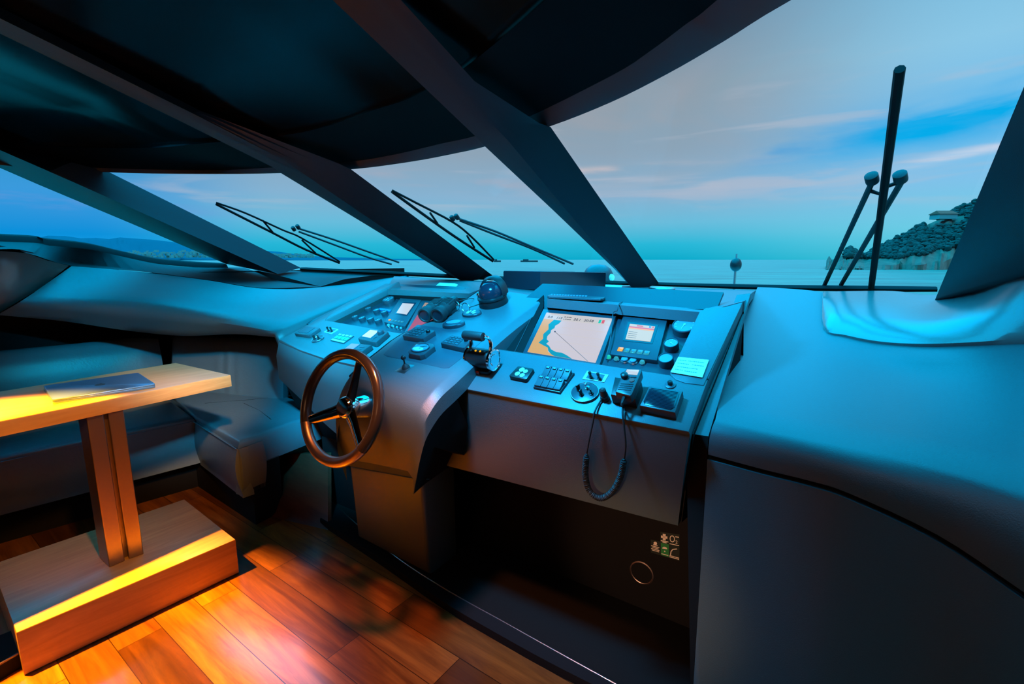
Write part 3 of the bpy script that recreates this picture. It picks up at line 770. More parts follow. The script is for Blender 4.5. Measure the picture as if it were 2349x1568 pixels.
# ---------- chart screen in the starboard pod
q = Q(RW, [(1246, 708), (1415, 722), (1372, 846), (1194, 818)], .012)
t = thing('chart_display', 'large square chart screen with tan coast and pale sea in the starboard pod', 'display', at_frame(q))
casing(q, .012, t, 'bezel', 'bezel', .003)
q = Q(RW, [(1254, 717), (1405, 731), (1366, 832), (1210, 807)], .0125)
mb = MB()
def layer(i, pts, dh): mb.mi = i; mb.solid(*patch(q, pts, dh))
layer(0, [(0, 0), (1, 0), (1, 1), (0, 1)], .0005)
layer(1, [(.0, .17), (.16, .17), (.13, .28), (.17, .40), (.12, .55), (.16, .64), (.12, .74), (.20, .80), (.27, .84), (.30, .93), (.42, 1), (0, 1)], .0009)
layer(2, [(.17, .17), (.29, .17), (.27, .25), (.23, .31), (.235, .37), (.20, .43), (.21, .50), (.185, .58), (.20, .66), (.245, .70), (.22, .76), (.28, .80), (.33, .87), (.42, .91), (.5, .905), (.58, .94), (.68, 1), (.42, 1), (.36, .97), (.30, .91), (.27, .84), (.20, .81), (.10, .76), (.14, .66), (.11, .55), (.155, .42), (.12, .30)], .0013)
layer(3, [(0, 0), (1, 0), (1, .165), (0, .165)], .0013)
mb.mi = 4; mb.tube([q(.27, .46, .0016), q(.9, 1, .0016)], .0006, 4)
mb.solid(*patch(q, [(.262, .44), (.28, .45), (.275, .475), (.258, .468)], .002))
mb.mi = 5
for a in (.05, .13, .45, .62, .78, .9):
    mb.solid(*patch(q, [(a, .03), (a+.05, .03), (a+.05, .04), (a, .04)], .0016))
for b_ in (.33, .5, .67, .84): mb.solid(*patch(q, [(.34, b_), (.97, b_), (.97, b_+.003), (.34, b_+.003)], .0012))
mb.mi = 4
for s_, a_ in (('0.0', .05), ('115', .19), ('20.1', .46), ('20:58', .615)):
    mb.text(s_, .0165, q.frame(a_, .135, .0016))
mb.text('43 30.084', .0075, q.frame(.305, .085, .0016)); mb.text('6 57.847E', .0075, q.frame(.305, .14, .0016))
mb.mi = 6; mb.solid(*patch(q, [(.875, .06), (.91, .06), (.91, .14), (.875, .14)], .0018))
mb.mi = 7; mb.solid(*patch(q, [(.83, .06), (.862, .06), (.862, .14), (.83, .14)], .0018))
mb.build('screen', ['scr_sea', 'scr_land', 'scr_shoal', 'scr_bar', 'scr_ink', 'scr_bar', 'scr_red', 'lamp_green'], t)

# black sheet put in as shade on the plate beside the chart screen
MB().solid([RW.off(.006).on(*p) for p in [(1096, 802), (1194, 822), (1247, 703), (1247, 676), (1236, 686)]], RW.n*-.006).build('recess_shade', 'blackm', chart)
mb = MB(); mb.tube([RW.off(.008).on(1180, 808), RW.off(.008).on(1222, 722)], .0012, 6); mb.build('panel_seam', 'grey', chart)

# ---------- engine displays with five soft keys
def engine_display(pl, outer, inner, btn, name_label, white, bw):
    q = Q(pl, outer, .016)
    t = thing('engine_display', name_label, 'display', at_frame(q), 'engine displays in the helm pods')
    casing(q, .016, t, 'casing', 'bezel', .003)
    q2 = Q(pl, inner, .0165); mb = MB()
    mb.mi = 0; mb.solid(q2.poly([(-.1, -.14), (1.1, -.14), (1.1, 1.1), (-.1, 1.1)], .0006), q2.n*-.002)
    mb.mi = 1; mb.solid(*patch(q2, [(0, 0), (1, 0), (1, 1), (0, 1)], .0014))
    if not white:
        mb.mi = 2; mb.solid(*patch(q2, [(0, .15), (1, .17), (1, .26), (0, .24)], .0018)); mb.solid(*patch(q2, [(.3, .04), (.55, .05), (.55, .12), (.3, .11)], .0018))
        mb.mi = 3; mb.solid(*patch(q2, [(0, .24), (1, .26), (1, .32), (0, .30)], .0018))
        mb.mi = 4; mb.solid(*patch(q2, [(.78, .03), (.86, .03), (.86, .12), (.78, .12)], .0018))
        mb.mi = 2; mb.solid(*patch(q2, [(.9, .03), (.97, .03), (.97, .12), (.9, .12)], .0018))
        mb.mi = 5
        for b_ in (.5, .62, .74, .86): mb.solid(*patch(q2, [(.05, b_), (.4, b_), (.4, b_+.015), (.05, b_+.015)], .0017))
    mb.build('screen', ['display_black', 'scr_white' if white else 'scr_cream', 'scr_red', 'scr_orange', 'bluetag', 'scr_ink'], t)
    for i, p in enumerate(btn):
        o = pl.off(.0165).on(*p); m = Matrix.Translation(o) @ Matrix((pl.u, pl.v, pl.n)).transposed().to_4x4()
        mb = MB(); mb.box((0, 0, .001), (bw, bw, .004), .0012, m=m)
        mb.mi = 1
        if i: mb.box((0, 0, .0031), (bw*.35, bw*.35, .0006), 0, m=m)
        b_ = mb.build('soft_key', ['key_amber' if i == 0 else 'key_lit', 'bluetag'], t)
        if i == 0: b_['label'] = 'amber soft key'
engine_display(RW, [(1430, 721), (1532, 729), (1507, 826), (1399, 812)], [(1445, 743), (1503, 749), (1492, 784), (1435, 778)],
               [(1423.4, 801), (1438, 803.7), (1452.8, 805.6), (1468, 807.5), (1483.4, 809.4)], 'engine display with cream and red screen beside the large chart screen', False, .016)
engine_display(LW, [(918, 683), (967, 687), (929, 748), (881, 738)], [(923.5, 695.6), (950, 697), (933, 721.5), (909.5, 717.5)],
               [(894, 733.5), (901, 735), (908, 736), (915.5, 737), (922.5, 738)], 'engine display with plain white screen in the port pod', True, .011)

# ---------- second chart screen in the port pod, half behind the binoculars
q = Q(LW, [(966, 688), (1066, 694), (1022, 782), (926, 764)], .012)
t = thing('chart_display', 'chart screen with beige and rose area in the port pod, half hidden by binoculars', 'display', at_frame(q))
casing(q, .012, t, 'bezel', 'bezel', .003)
q = Q(LW, [(975, 694), (1056, 699), (1012, 774), (935, 759)], .0125); mb = MB()
mb.mi = 0; mb.solid(*patch(q, [(0, 0), (1, 0), (1, 1), (0, 1)], .0005))
mb.mi = 1; mb.solid(*patch(q, [(0, .42), (.2, .5), (.45, .45), (1, .6), (1, 1), (0, 1)], .001))
mb.mi = 2
for b_ in (.08, .2, .34): mb.solid(*patch(q, [(.08, b_), (.7, b_), (.7, b_+.012), (.08, b_+.012)], .0012))
mb.build('screen', ['scr_beige', 'scr_pink', 'scr_ink'], t)

# ---------- round gauges
def gauge(name, pl, px, py, rad, dep, face, label, group, ticks=True):
    t = thing(name, label, 'gauge', pl.mat(px, py, 0), group)
    mb = MB(); mb.lathe([(rad*1.05, 0), (rad*1.05, dep), (rad, dep+.002), (rad*.92, dep+.002), (rad*.9, dep-.001)], 28); mb.build('housing', 'bezel', t, world=False)
    mb = MB(); mb.lathe([(rad*.91, dep-.002), (rad*.91, dep)], 28)
    mb.mi = 1
    if ticks:
        for k in range(9):
            a = math.radians(210-240*k/8); m = Matrix.Rotation(a, 4, 'Z'); mb.box((rad*.74, 0, dep+.0003), (rad*.14, rad*.05, .0006), 0, m=m)
        mb.lathe([(rad*.1, dep), (rad*.1, dep+.002)], 10)
        mb.box((rad*.3, 0, dep+.001), (rad*.6, rad*.05, .0008), 0, m=Matrix.Rotation(.9+px*.37, 4, 'Z'))
    mb.build('dial', [face, 'dial_white'], t, world=False)
    return t
gauge('round_gauge', RW, 1572, 757, .036, .022, 'dial_lit', 'largest pale round gauge at the right end of the starboard instrument plate', 'pale round gauges on the starboard plate')
gauge('round_gauge', RW, 1541, 799, .0205, .022, 'dial_lit', 'middle pale round gauge below the largest one beside the paper notice', 'pale round gauges on the starboard plate')
gauge('round_gauge', RW, 1529, 835, .0205, .024, 'dial_lit', 'lowest pale blank round gauge beside the paper notice', 'pale round gauges on the starboard plate', False)
gauge('round_gauge', LW, 893, 693, .031, .02, 'dial', 'large dark round gauge at the top of the port instrument plate', 'dark round gauges in the port pod')
ords = ['first', 'second', 'third', 'fourth']
for row, (lab, ps) in enumerate((('upper', [(829, 712), (846, 712), (865, 716), (883, 720)]), ('lower', [(816, 731), (832, 734), (851, 736), (869, 739)]))):
    for i, p in enumerate(ps):
        gauge('small_gauge', LW, p[0], p[1], .0165, .014, 'dial', f'small dark round gauge, {ords[i]} from the left in the {lab} row', 'small round gauges in the port pod')
tag(MB().solid([LW.off(.004).on(*p) for p in [(871, 706), (897, 710), (895, 714), (868, 710)]], LW.n*-.003).build('name_tag', 'bluetag'), 'small bright blue tag strip below the large port gauge', 'tag')

# ---------- round push buttons under the engine displays
def push(pl, px, py, rad, label, face, group):
    t = thing('push_button', label, 'button', pl.mat(px, py, 0), group)
    mb = MB(); mb.lathe([(rad*1.15, 0), (rad*1.15, .003), (rad, .005)], 20); mb.build('collar', 'steel', t, world=False)
    mb = MB(); mb.lathe([(rad*.85, .004), (rad*.85, .009), (rad*.7, .011), (0, .0115)], 20); mb.build('cap', face, t, world=False)
g = 'round buttons under the starboard engine display'
push(RW, 1397, 822, .0085, 'green lit push button, leftmost under the starboard engine display', 'lamp_green', g)
push(RW, 1414.5, 825.5, .0085, 'small pale push button next to the green lit button', 'key_lit', g)
push(RW, 1434, 827, .0125, 'large round button, left one of the touching pair', 'dial_lit', g)
push(RW, 1453, 830, .0125, 'large round button, right one of the touching pair', 'dial_lit', g)
push(RW, 1474, 833.5, .0085, 'small pale push button, rightmost under the starboard engine display', 'key_lit', g)
g = 'round buttons under the port engine display'
for (px, py, r_, lb) in ((892.6, 748, .010, 'leftmost large'), (902.5, 749, .010, 'second large'), (912, 753, .007, 'third, small'), (921, 755, .007, 'rightmost small')):
    push(LW, px, py, r_, lb+' pale round button under the port engine display', 'dial_lit', g)

# ---------- switch deck of the starboard pod
q = Q(R, [(1188, 838), (1225, 844), (1207, 870), (1166, 862)], .014)
t = thing('instrument_display', 'small square black meter with pale round symbols beside the rocker switches', 'display', at_frame(q)); casing(q, .014, t, rnd=.08)
mb = MB()
for (a, b_, r_) in ((.42, .3, .2), (.68, .38, .17), (.36, .68, .19), (.66, .74, .18)):
    mb.prism([(x, y) for x, y in circ(r_*.045, 18)], .0002, .0012, m=q.frame(a, b_))
mb.build('symbols', 'dial_white', t)
q = Q(R, [(1254, 843), (1317, 854), (1284, 899), (1223, 887)], .008)
t = thing('rocker_switch_panel', 'bank of eight dark rocker switches in two rows on the starboard deck', 'switch panel', at_frame(q)); casing(q, .008, t, 'base_plate', 'bezel', .002)
for row in range(2):
    for i in range(4):
        a0 = .035+i*.237; b0 = .03+row*.50
        a, b_ = a0+.11, b0+.22
        m = q.frame(a, b_, 0); wq, hq = q.w()*.215, q.h()*.42
        mb = MB(); mb.mi = 0
        prof = [(-hq/2, 0), (-hq/2, .006), (-hq*.1, .007), (hq/2, .014), (hq/2, 0)]
        vs = [[(x, y, z) for y, z in prof] for x in (-wq/2, wq/2)]
        bm_pts = [m @ V(p) for r_ in vs for p in r_]; n = len(prof)
        mb.poly(bm_pts, [tuple(range(n)), tuple(range(2*n-1, n-1, -1))]+[(k, (k+1) % n, n+(k+1) % n, n+k) for k in range(n)])
        mb.mi = 1; mb.box((0, hq*.34, .0135), (wq*.55, hq*.2, .002), .0005, m=m)
        mb.build('rocker', ['bezel', 'dial_lit'], t, bevel=.0008)
def toggles(pl, quad, tg, label, ln=.022, tilt=0.):
    q = Q(pl, quad, .002); t = thing('toggle_switch_plate', label, 'switch', at_frame(q))
    mb = MB(); mb.solid(q.c, q.n*-.002); mb.mi = 1; mb.solid(q.poly([(.14, .12), (.86, .12), (.86, .88), (.14, .88)], .0008), q.n*-.001); mb.build('face_plate', ['dial_white', 'plate_mat'], t)
    for p in tg:
        m = pl.mat(p[0], p[1], .002) @ Matrix.Rotation(tilt, 4, 'X')
        mb = MB(); mb.lathe([(.006, 0), (.006, .004), (.0038, .005), (.0034, ln*.6), (.0048, ln*.75), (.0046, ln), (.002, ln+.002)], 12, m=m); mb.build('toggle_lever', 'black', t)
toggles(R, [(1347, 850), (1396, 859), (1386, 876), (1336, 868)], [(1356, 867), (1375, 870)], 'pale bordered plate with two black toggles on the starboard deck')
toggles(Lp, [(758, 751), (776, 755), (760, 765), (743, 761)], [(754.5, 760), (762, 761)], 'small plate with two black toggles on the port deck')
def key_plate(pl, px, py, rx, ry, keys, label):
    t = thing('ignition_switch_plate', label, 'switch', pl.mat(px, py, 0))
    mb = MB(); mb.prism([(x*rx, y*ry) for x, y in circ(1, 32)], 0, .006, r=.002); mb.build('face_plate', 'bezel', t, world=False)
    pts = [V((x*rx*.96, y*ry*.96, .006)) for x, y in circ(1, 32)]
    mb = MB(); mb.tube(pts, .0012, 6, closed=True); mb.build('rim', 'steel', t, world=False)
    for (kx, ky, c) in keys:
        m = Matrix.Translation((kx, ky, .006)) @ Matrix.Rotation(kx*40, 4, 'Z')
        mb = MB(); mb.lathe([(.007, 0), (.007, .003), (.0045, .004), (.0045, .007)], 14, m=m); mb.box((0, 0, .013), (.003, .011, .014), .001, m=m)
        mb.build('key_switch', c, t, world=False)
key_plate(R, 1342, 902, .041, .038, [(-.019, .004, 'black'), (-.004, -.012, 'black'), (.001, .016, 'steel'), (.021, -.002, 'black')], 'round black plate with four key switches on the starboard deck')
key_plate(Lp, 729.5, 779, .03, .028, [(-.013, -.006, 'black'), (.003, .006, 'steel'), (.016, -.002, 'black')], 'round black plate with key switches on the port deck')
# speaker
q = Q(R, [(1489, 884), (1566, 896), (1549, 946), (1467, 929)], .026)
t = thing('speaker', 'square black extension speaker at the right end of the starboard deck', 'speaker', at_frame(q)); casing(q, .026, t, 'cabinet', 'grey', .004)
mb = MB(); q2 = q; mb.solid(q.poly([(.12, .07), (.88, .07), (.94, .16), (.94, .80), (.86, .93), (.14, .93), (.06, .80), (.06, .16)], .0015), q.n*-.003, r=.001)
for i in range(13): mb.solid(q.rect(.10, .12+i*.062, .90, .13+i*.062, .0022), q.n*-.002)
mb.build('grille', 'display_black', t)
t = thing('rotary_control', 'small black knob on a round base above the speaker', 'knob', R.mat(1538, 883, 0))
MB().lathe([(.014, 0), (.014, .003), (.012, .004)], 24).build('base', 'plate_mat', t, world=False)
MB().lathe([(.0065, .004), (.0065, .013), (.004, .015)], 14).build('cap', 'black', t, world=False)
# notice on the cover panel
q = Q(R, [(1556, 818), (1626, 825), (1611, 865), (1538, 853)], .0065)
t = thing('paper_notice', 'white paper notice with lines of writing on the starboard pod', 'notice', at_frame(q))
MB().solid(q.c, q.n*-.0015).build('sheet', 'paper', t)
mb = MB(); rnd = random.Random(3)
for (b_, a0, a1) in ((.17, .06, .33), (.17, .38, .9), (.37, .07, .45), (.37, .55, .92), (.58, .12, .78), (.76, .1, .35), (.78, .4, .8)):
    a = a0
    while a < a1:
        l_ = rnd.uniform(.02, .06); mb.solid(q.rect(a, b_, min(a1, a+l_), b_+.045, .0004), q.n*-.0004); a += l_+.012
mb.build('writing', 'ink', t)
# plug of the handset cord
t = thing('cord_socket', 'black round cable plug standing beside the key switch plate', 'socket', R.mat(1388, 915, 0))
MB().lathe([(.013, 0), (.013, .004), (.010, .006), (.010, .022), (.0085, .026), (.0085, .036), (.004, .04)], 18).build('plug_body', 'rubber', t, world=False)
MB().lathe([(.0115, .010), (.0115, .016)], 18).build('ring', 'grey', t, world=False)
# VHF handset on its cradle with coiled cord
q = Q(R, [(1434, 845), (1474, 846), (1448, 908), (1409, 897)], .058)
t = thing('radio_handset', 'grey radio handset lying on a black cradle with a coiled cord', 'radio', at_frame(q))
hs = casing(q, .024, t, 'handset', 'grey', .004, rnd=.07)
mb = MB(); mb.solid(q.rect(.13, .04, .84, .24, .001), q.n*-.002, r=.0005); mb.build('display', 'scr_white', hs)
mb = MB(); mb.lathe([(.0095, 0), (.0095, .010), (.007, .012), (0, .0125)], 18, m=q.frame(.2, .36)); mb.build('knob', 'black', hs)
mb = MB(); mb.prism(rrect(.016, .005, .002), 0, .002, m=q.frame(.68, .33)); mb.build('button', 'bezel', hs)
mb = MB(); mb.lathe([(.007, 0), (.007, .002)], 16, m=q.frame(.67, .46)); mb.build('button', 'redp', hs)
mb = MB()
for i in range(4): mb.prism(rrect(.034, .0035, .0015), .0, .0012, m=q.frame(.5, .62+i*.075))
mb.build('grille_slots', 'bezel', hs)
qc = Q(R, [(1404, 885), (1462, 897), (1457, 915), (1401, 904)], .034)
mb = MB(); mb.solid(qc.poly([(.05, -1.2), (1.05, -1.3), (1, 1), (0, 1)]), R.n*-.034, r=.003); mb.build('cradle', 'black', t)
APn = (ap[1]-ap[0]).cross(ap[3]-ap[0]).normalized()
if APn.y > 0: APn = -APn
AP = Plane(ap[0], UR, ap[0]-ap[3])
if AP.n.y > 0: AP.n = -AP.n
def apx(px, py, h=.016): return AP.on(px, py, h)
h0 = q(.55, 1.0, -.012)
st1 = [h0, h0-R.v*.022-R.n*.004, R.on(1431, 942)+R.n*.016, R.on(1430, 958)+R.n*.010, apx(1432, 985, .012), apx(1435, 1020), apx(1432, 1050)]
coil = [apx(1432, 1050), apx(1424, 1090), apx(1405, 1126), apx(1378, 1142), apx(1353, 1126), apx(1343, 1090), apx(1346, 1038)]
st2 = [apx(1346, 1038), apx(1352, 1005), apx(1360, 968, .012), R.on(1366, 948)+R.n*.008, R.on(1377, 925)+R.n*.006, R.on(1386, 916)+R.n*.012]
mb = MB(); mb.tube(cr(st1, 6), .0028, 7)
mb.tube(cr(st2, 6), .0026, 7)
cc = cr(coil, 60); L_ = 0; pts = []
for i in range(len(cc)):
    d = (cc[min(i+1, len(cc)-1)]-cc[max(0, i-1)]).normalized(); x = d.cross(AP.n).normalized(); y = d.cross(x)
    if i: L_ += (cc[i]-cc[i-1]).length
    e = min(1, i/12, (len(cc)-1-i)/12); ph = L_/.0052*2*PI
    pts.append((cc[i], x, y, e, L_))
# resample finely enough for the coils
fine = []
for i in range(len(pts)-1):
    for k in range(5):
        f_ = k/5; c_ = lerp(pts[i][0], pts[i+1][0], f_); e = pts[i][3]*(1-f_)+pts[i+1][3]*f_; l_ = pts[i][4]*(1-f_)+pts[i+1][4]*f_
        ph = l_/.0054*2*PI; fine.append(c_+(pts[i][1]*math.cos(ph)+pts[i][2]*math.sin(ph))*.0068*e)
mb.tube([pts[0][0]]+fine+[pts[-1][0]], .0022, 5)
mb.build('coiled_cord', 'rubber', t)
# small strain relief on the handset
mb = MB(); mb.tube([h0, h0-R.v*.012-R.n*.002, h0-R.v*.024-R.n*.006], [.005, .0045, .003], 8); mb.build('strain_relief', 'rubber', t)

# ---------- throttle between the pods
tm = R.mat(1112, 846, 0)
t = thing('throttle_lever', 'chrome and black engine control with a horizontal grip bar beside the centre pod', 'throttle', tm)
MB().prism(rrect(.07, .05, .012), 0, .014, r=.003).build('foot', 'black', t, world=False)
ux = Matrix.Rotation(PI/2, 4, 'Y')
def axm(x0, y, z): return Matrix.Translation((x0, y, z)) @ ux
mb = MB(); mb.lathe([(.030, 0), (.032, .006), (.032, .078), (.030, .084)], 28, m=axm(-.042, .006, .042)); dr = mb.build('drum', 'black', t, world=False)
mb = MB(); mb.lathe([(.030, 0), (.035, .002), (.035, .010), (.031, .012), (.030, .009), (.020, .009), (.019, .012), (.0, .012)], 32, m=axm(.042, .006, .042)); mb.build('end_disc', 'chrome', t, world=False)
mb = MB(); mb.lathe([(.034, 0), (.034, .006)], 28, m=axm(-.048, .006, .042)); mb.build('end_ring', 'chrome', t, world=False)
for sx_ in (-1, 1):
    x0 = -.040 if sx_ < 0 else .040
    mb = MB(); mb.tube(cr([(x0, .012, .066), (x0+.0*sx_, .030, .085), (x0-.002*sx_, .034, .105), (x0, .022, .122), (x0, .014, .130)], 4), .0055, 8); mb.build('arm', 'chrome', t, world=False)
mb = MB(); mb.lathe([(.013, 0), (.0145, .004), (.0145, .072), (.013, .076)], 20, m=axm(-.038, .014, .128)); mb.build('grip', 'rubber', t, world=False)
for i in range(4):
    mb = MB(); mb.lathe([(.0035, 0), (.0035, .002)], 10, m=Matrix.Translation((-.026+i*.018, .004, .0735)) ); mb.build('indicator', 'key_amber' if i in (1, 2) else 'dial_lit', dr, world=False)
mb = MB(); mb.box((-.012, -.028, .008), (.022, .006, .010), .001); mb.build('label_plate', 'redp', t, world=False)

# ---------- centre pod
pl_ = [C.off(.003).on(*p) for p in [(884, 806), (880, 812), (888, 817), (1018, 844), (1030, 843), (1082, 803), (1112, 776), (1085, 762), (958, 744), (930, 764)]]
MB().solid(pl_, C.n*-.004, r=.001).build('keypad_plate', 'plate_mat', steer)
def keypad(quad, label):
    q = Q(C, quad, .022); t = thing('control_keypad', label, 'keypad', at_frame(q)); casing(q, .02, t, 'casing', 'grey', .003, rnd=.06)
    for r_ in range(4):
        for c_ in range(4):
            mb = MB(); mb.solid(q.rect(.10+c_*.155, .12+r_*.2, .10+c_*.155+.12, .12+r_*.2+.13, .0015), q.n*-.002); mb.build('key', 'bezel' if (r_+c_) % 3 else 'plate_mat', t)
    mb = MB(); mb.lathe([(.008, 0), (.008, .008), (.006, .010)], 16, m=q.frame(.84, .3)); mb.build('knob', 'black', t)
keypad([(953, 748), (999, 757), (969, 777), (921, 769)], 'small sloping keypad with knob below the binoculars')
keypad([(1036, 768), (1084, 776), (1064, 798), (1009, 786)], 'small sloping keypad with knob beside the engine control lever')
q = Q(C, [(957, 781), (1002, 789), (968, 816), (932, 809)], .022)
t = thing('rudder_indicator', 'grey meter with pale oval dial on the centre pod plate', 'gauge', at_frame(q)); casing(q, .02, t, 'casing', 'grey', .004, rnd=.16)
mb = MB(); mb.prism([(x*.032, y*.026) for x, y in circ(1, 28)], .0, .002, m=q.frame(.5, .5)); mb.mi = 1
mb.prism([(.004*math.cos(a)+0, .004*math.sin(a)) for a in (0, 2, 4)], .002, .003, m=q.frame(.5, .55)); mb.box((.010, .006, .0025), (.026, .003, .001), 0, m=q.frame(.5, .5) @ Matrix.Rotation(.5, 4, 'Z'))
mb.mi = 2; mb.prism([(x*.024-.004, y*.012-.008) for x, y in circ(1, 20)], .002, .0026, m=q.frame(.5, .5))
mb.build('dial', ['dial_lit', 'display_black', 'dial_white'], t)
pts = [q.frame(.5, .5) @ V((x*.034, y*.028, .002)) for x, y in circ(1, 32)]
mb = MB(); mb.tube(pts, .0022, 6, closed=True); mb.build('dial_rim', 'bezel', t)
# joystick
q = Q(C, [(935, 833), (953, 836), (927, 857), (904, 851)], .003)
t = thing('thruster_joystick', 'black joystick with ball top on a silver plate in front of the keypad plate', 'joystick', at_frame(q)); MB().solid(q.c, q.n*-.003, r=.001).build('base_plate', 'steel', t)
m = q.frame(.5, .45)
MB().lathe([(.014, 0), (.013, .004), (.009, .010), (.005, .014), (.004, .016)], 16, m=m).build('boot', 'rubber', t)
mb = MB(); mb.tube([m @ V((0, 0, .012)), m @ V((-.001, .003, .032))], .0028, 8); mb.ball(m @ V((-.001, .0035, .036)), .0085, 2); mb.build('stick', 'black', t)
# oval trim pad and oval meter
t = thing('oval_control_pad', 'dark oval pad with chrome crescent beside the binoculars', 'control pad', C.mat(1042, 748, 0, rot=.30))
mb = MB(); mb.prism([(x*.045, y*.030) for x, y in circ(1, 32)], 0, .016, r=.006, seg=3); mb.build('body', 'bezel', t, world=False)
mb = MB(); mb.prism([(x*.030, y*.015+.003) for x, y in circ(1, 24)], .016, .018); mb.build('inset', 'dial_lit', t, world=False)
t = thing('oval_meter', 'dark oval meter with white marks below the compass', 'gauge', C.mat(1083, 722, 0, rot=.1))
mb = MB(); mb.prism([(x*.042, y*.030) for x, y in circ(1, 32)], 0, .012, r=.004, seg=3); mb.build('body', 'bezel', t, world=False)
mb = MB(); mb.box((-.012, 0, .013), (.012, .030, .002), .0005); mb.box((.004, .006, .013), (.009, .022, .002), .0005, m=Matrix.Rotation(-.3, 4, 'Z')); mb.box((.018, .002, .013), (.009, .016, .002), .0005, m=Matrix.Rotation(-.5, 4, 'Z')); mb.build('marks', 'dial_white', t, world=False)
# magnetic compass
cmx = C.mat(1133, 697, 0)
t = thing('magnetic_compass', 'black domed magnetic compass standing at the back of the centre pod', 'compass', cmx)
MB().lathe([(.058, 0), (.060, .006), (.056, .028), (.060, .032), (.060, .038), (.052, .042)], 36).build('base', 'black', t, world=False)
mb = MB(); mb.lathe([(.050, .040), (.052, .052), (.048, .068), (.038, .083), (.022, .092), (0, .095)], 32); mb.build('dome', 'display_black', t, world=False)
hood = [V((.058*math.cos(a), .004+.012*math.sin(a), .040+.066*math.sin(a))) for a in [PI*k/20 for k in range(21)]]
mb = MB(); mb.loft([[p+V((0, -.012, 0)) for p in hood], [p*1.08+V((0, .0, -.003)) for p in hood], [p+V((0, .030, 0)) for p in hood], [p*.97+V((0, .010, 0)) for p in hood], [p+V((0, -.012, 0)) for p in hood]]); mb.build('hood', 'black', t, world=False)
mb = MB(); mb.ball((-.052, -.018, .046), .009, 2); mb.build('adjuster', 'chrome', t, world=False)

# binoculars lying on the centre pod
bx = C.on(1007, 741); e_ = C.on(1046, 708); bd_ = (e_-bx).normalized(); bs_ = bd_.cross(C.n).normalized()
bm_ = Matrix.Translation(lerp(bx, e_, .0)) @ Matrix((bs_, bd_, C.n)).transposed().to_4x4()
t = thing('binoculars', 'black rubber binoculars lying across the port chart screen', 'binoculars', bm_)
uy = Matrix.Rotation(-PI/2, 4, 'X')
for x0 in (0, -.062):
    m = Matrix.Translation((x0, 0, .031)) @ uy
    mb = MB(); mb.lathe([(.021, .004), (.023, 0), (.0285, 0), (.030, .003), (.030, .030), (.0275, .034), (.026, .050), (.0285, .054), (.0285, .062), (.024, .070), (.024, .105), (.020, .112)], 26, m=m); mb.build('barrel', 'rubber', t, world=False)
    mb = MB(); mb.lathe([(0, .0035), (.021, .003)], 24, m=m); mb.build('lens', 'display_black', t, world=False)
    x1 = x0*.78-.006
    mb = MB(); mb.prism(rrect(.050, .062, .012, cx=x1, cy=.088), .004, .056, r=.010, seg=3)
    for k in range(5): mb.box((x1, .066+k*.010, .0565), (.042, .004, .003), .001)
    mb.build('prism_housing', 'rubber', t, world=False)
    m = Matrix.Translation((x1, .112, .032)) @ uy
    mb = MB(); mb.lathe([(.016, 0), (.016, .012), (.0195, .014), (.0195, .036), (.016, .038), (.014, .034)], 22, m=m); mb.build('eyepiece', 'black', t, world=False)
mb = MB(); mb.box((-.031, .07, .036), (.03, .06, .014), .004); mb.lathe([(.011, 0), (.012, .004), (.012, .022), (.009, .026)], 18, m=Matrix.Translation((-.031, .075, .040)) @ uy); mb.build('bridge', 'black', t, world=False)
# eyeglasses
gm = C.mat(1060, 716, 0, rot=-.2)
t = thing('eyeglasses', 'thin-framed eyeglasses lying behind the binoculars', 'glasses', gm)
for sx_ in (-1, 1):
    mb = MB(); mb.tube([(sx_*.032+.024*math.cos(a), 0+.004*math.sin(a), .024+.019*math.sin(a)) for a in [2*PI*k/24 for k in range(24)]], .0016, 6, closed=True); mb.build('rim', 'steel', t, world=False)
    mb = MB(); mb.tube(cr([(sx_*.056, 0, .030), (sx_*.058, .05, .022), (sx_*.056, .10, .010), (sx_*.054, .115, .003)], 4), .0016, 6); mb.build('temple', 'black', t, world=False)
mb = MB(); mb.tube(cr([(-.009, 0, .028), (0, -.002, .033), (.009, 0, .028)], 4), .0016, 6); mb.build('bridge', 'steel', t, world=False)

# ---------- port pod switch deck
q = Q(Lp, [(700, 747), (735, 751), (709, 769), (674, 764)], .016)
t = thing('instrument_display', 'low dark display box at the far left of the port deck', 'display', at_frame(q)); casing(q, .015, t, rnd=.05, m='grey')
mb = MB(); mb.solid(q.rect(.14, .12, .72, .8, .0012), q.n*-.002); mb.build('screen', 'display_black', t)
q = Q(Lp, [(778, 764), (812, 770), (788, 787), (758, 780)], .004)
t = thing('membrane_switch_panel', 'small panel with white and green lit symbols on the port deck', 'switch panel', at_frame(q)); MB().solid(q.c, q.n*-.004).build('base_plate', 'bezel', t)
mb = MB()
for i in range(4):
    mb.mi = 0; mb.solid(*patch(q, [(.06+i*.24, .05), (.22+i*.24, .05), (.22+i*.24, .22), (.06+i*.24, .22)], .0012))
    mb.mi = 1; mb.solid(*patch(q, [(.04+i*.24, .32), (.24+i*.24, .32), (.22+i*.24, .68), (.04+i*.24, .66)], .0012))
mb.mi = 0; mb.solid(*patch(q, [(.03, .78), (.97, .78), (.97, .96), (.03, .96)], .0012)); mb.build('symbols', ['white', 'green'], t)
q = Q(Lp, [(848, 754), (892, 759), (862, 785), (819, 776)], .024)
t = thing('autopilot_control', 'grey control box with white screen and round knob on the port deck', 'autopilot', at_frame(q)); casing(q, .022, t, 'casing', 'grey', .004, rnd=.06)
mb = MB(); mb.mi = 1; mb.solid(q.rect(.06, .06, .60, .80, .001), q.n*-.002); mb.mi = 0; mb.solid(q.rect(.1, .1, .56, .76, .0016), q.n*-.002); mb.build('screen', ['scr_white', 'display_black'], t)
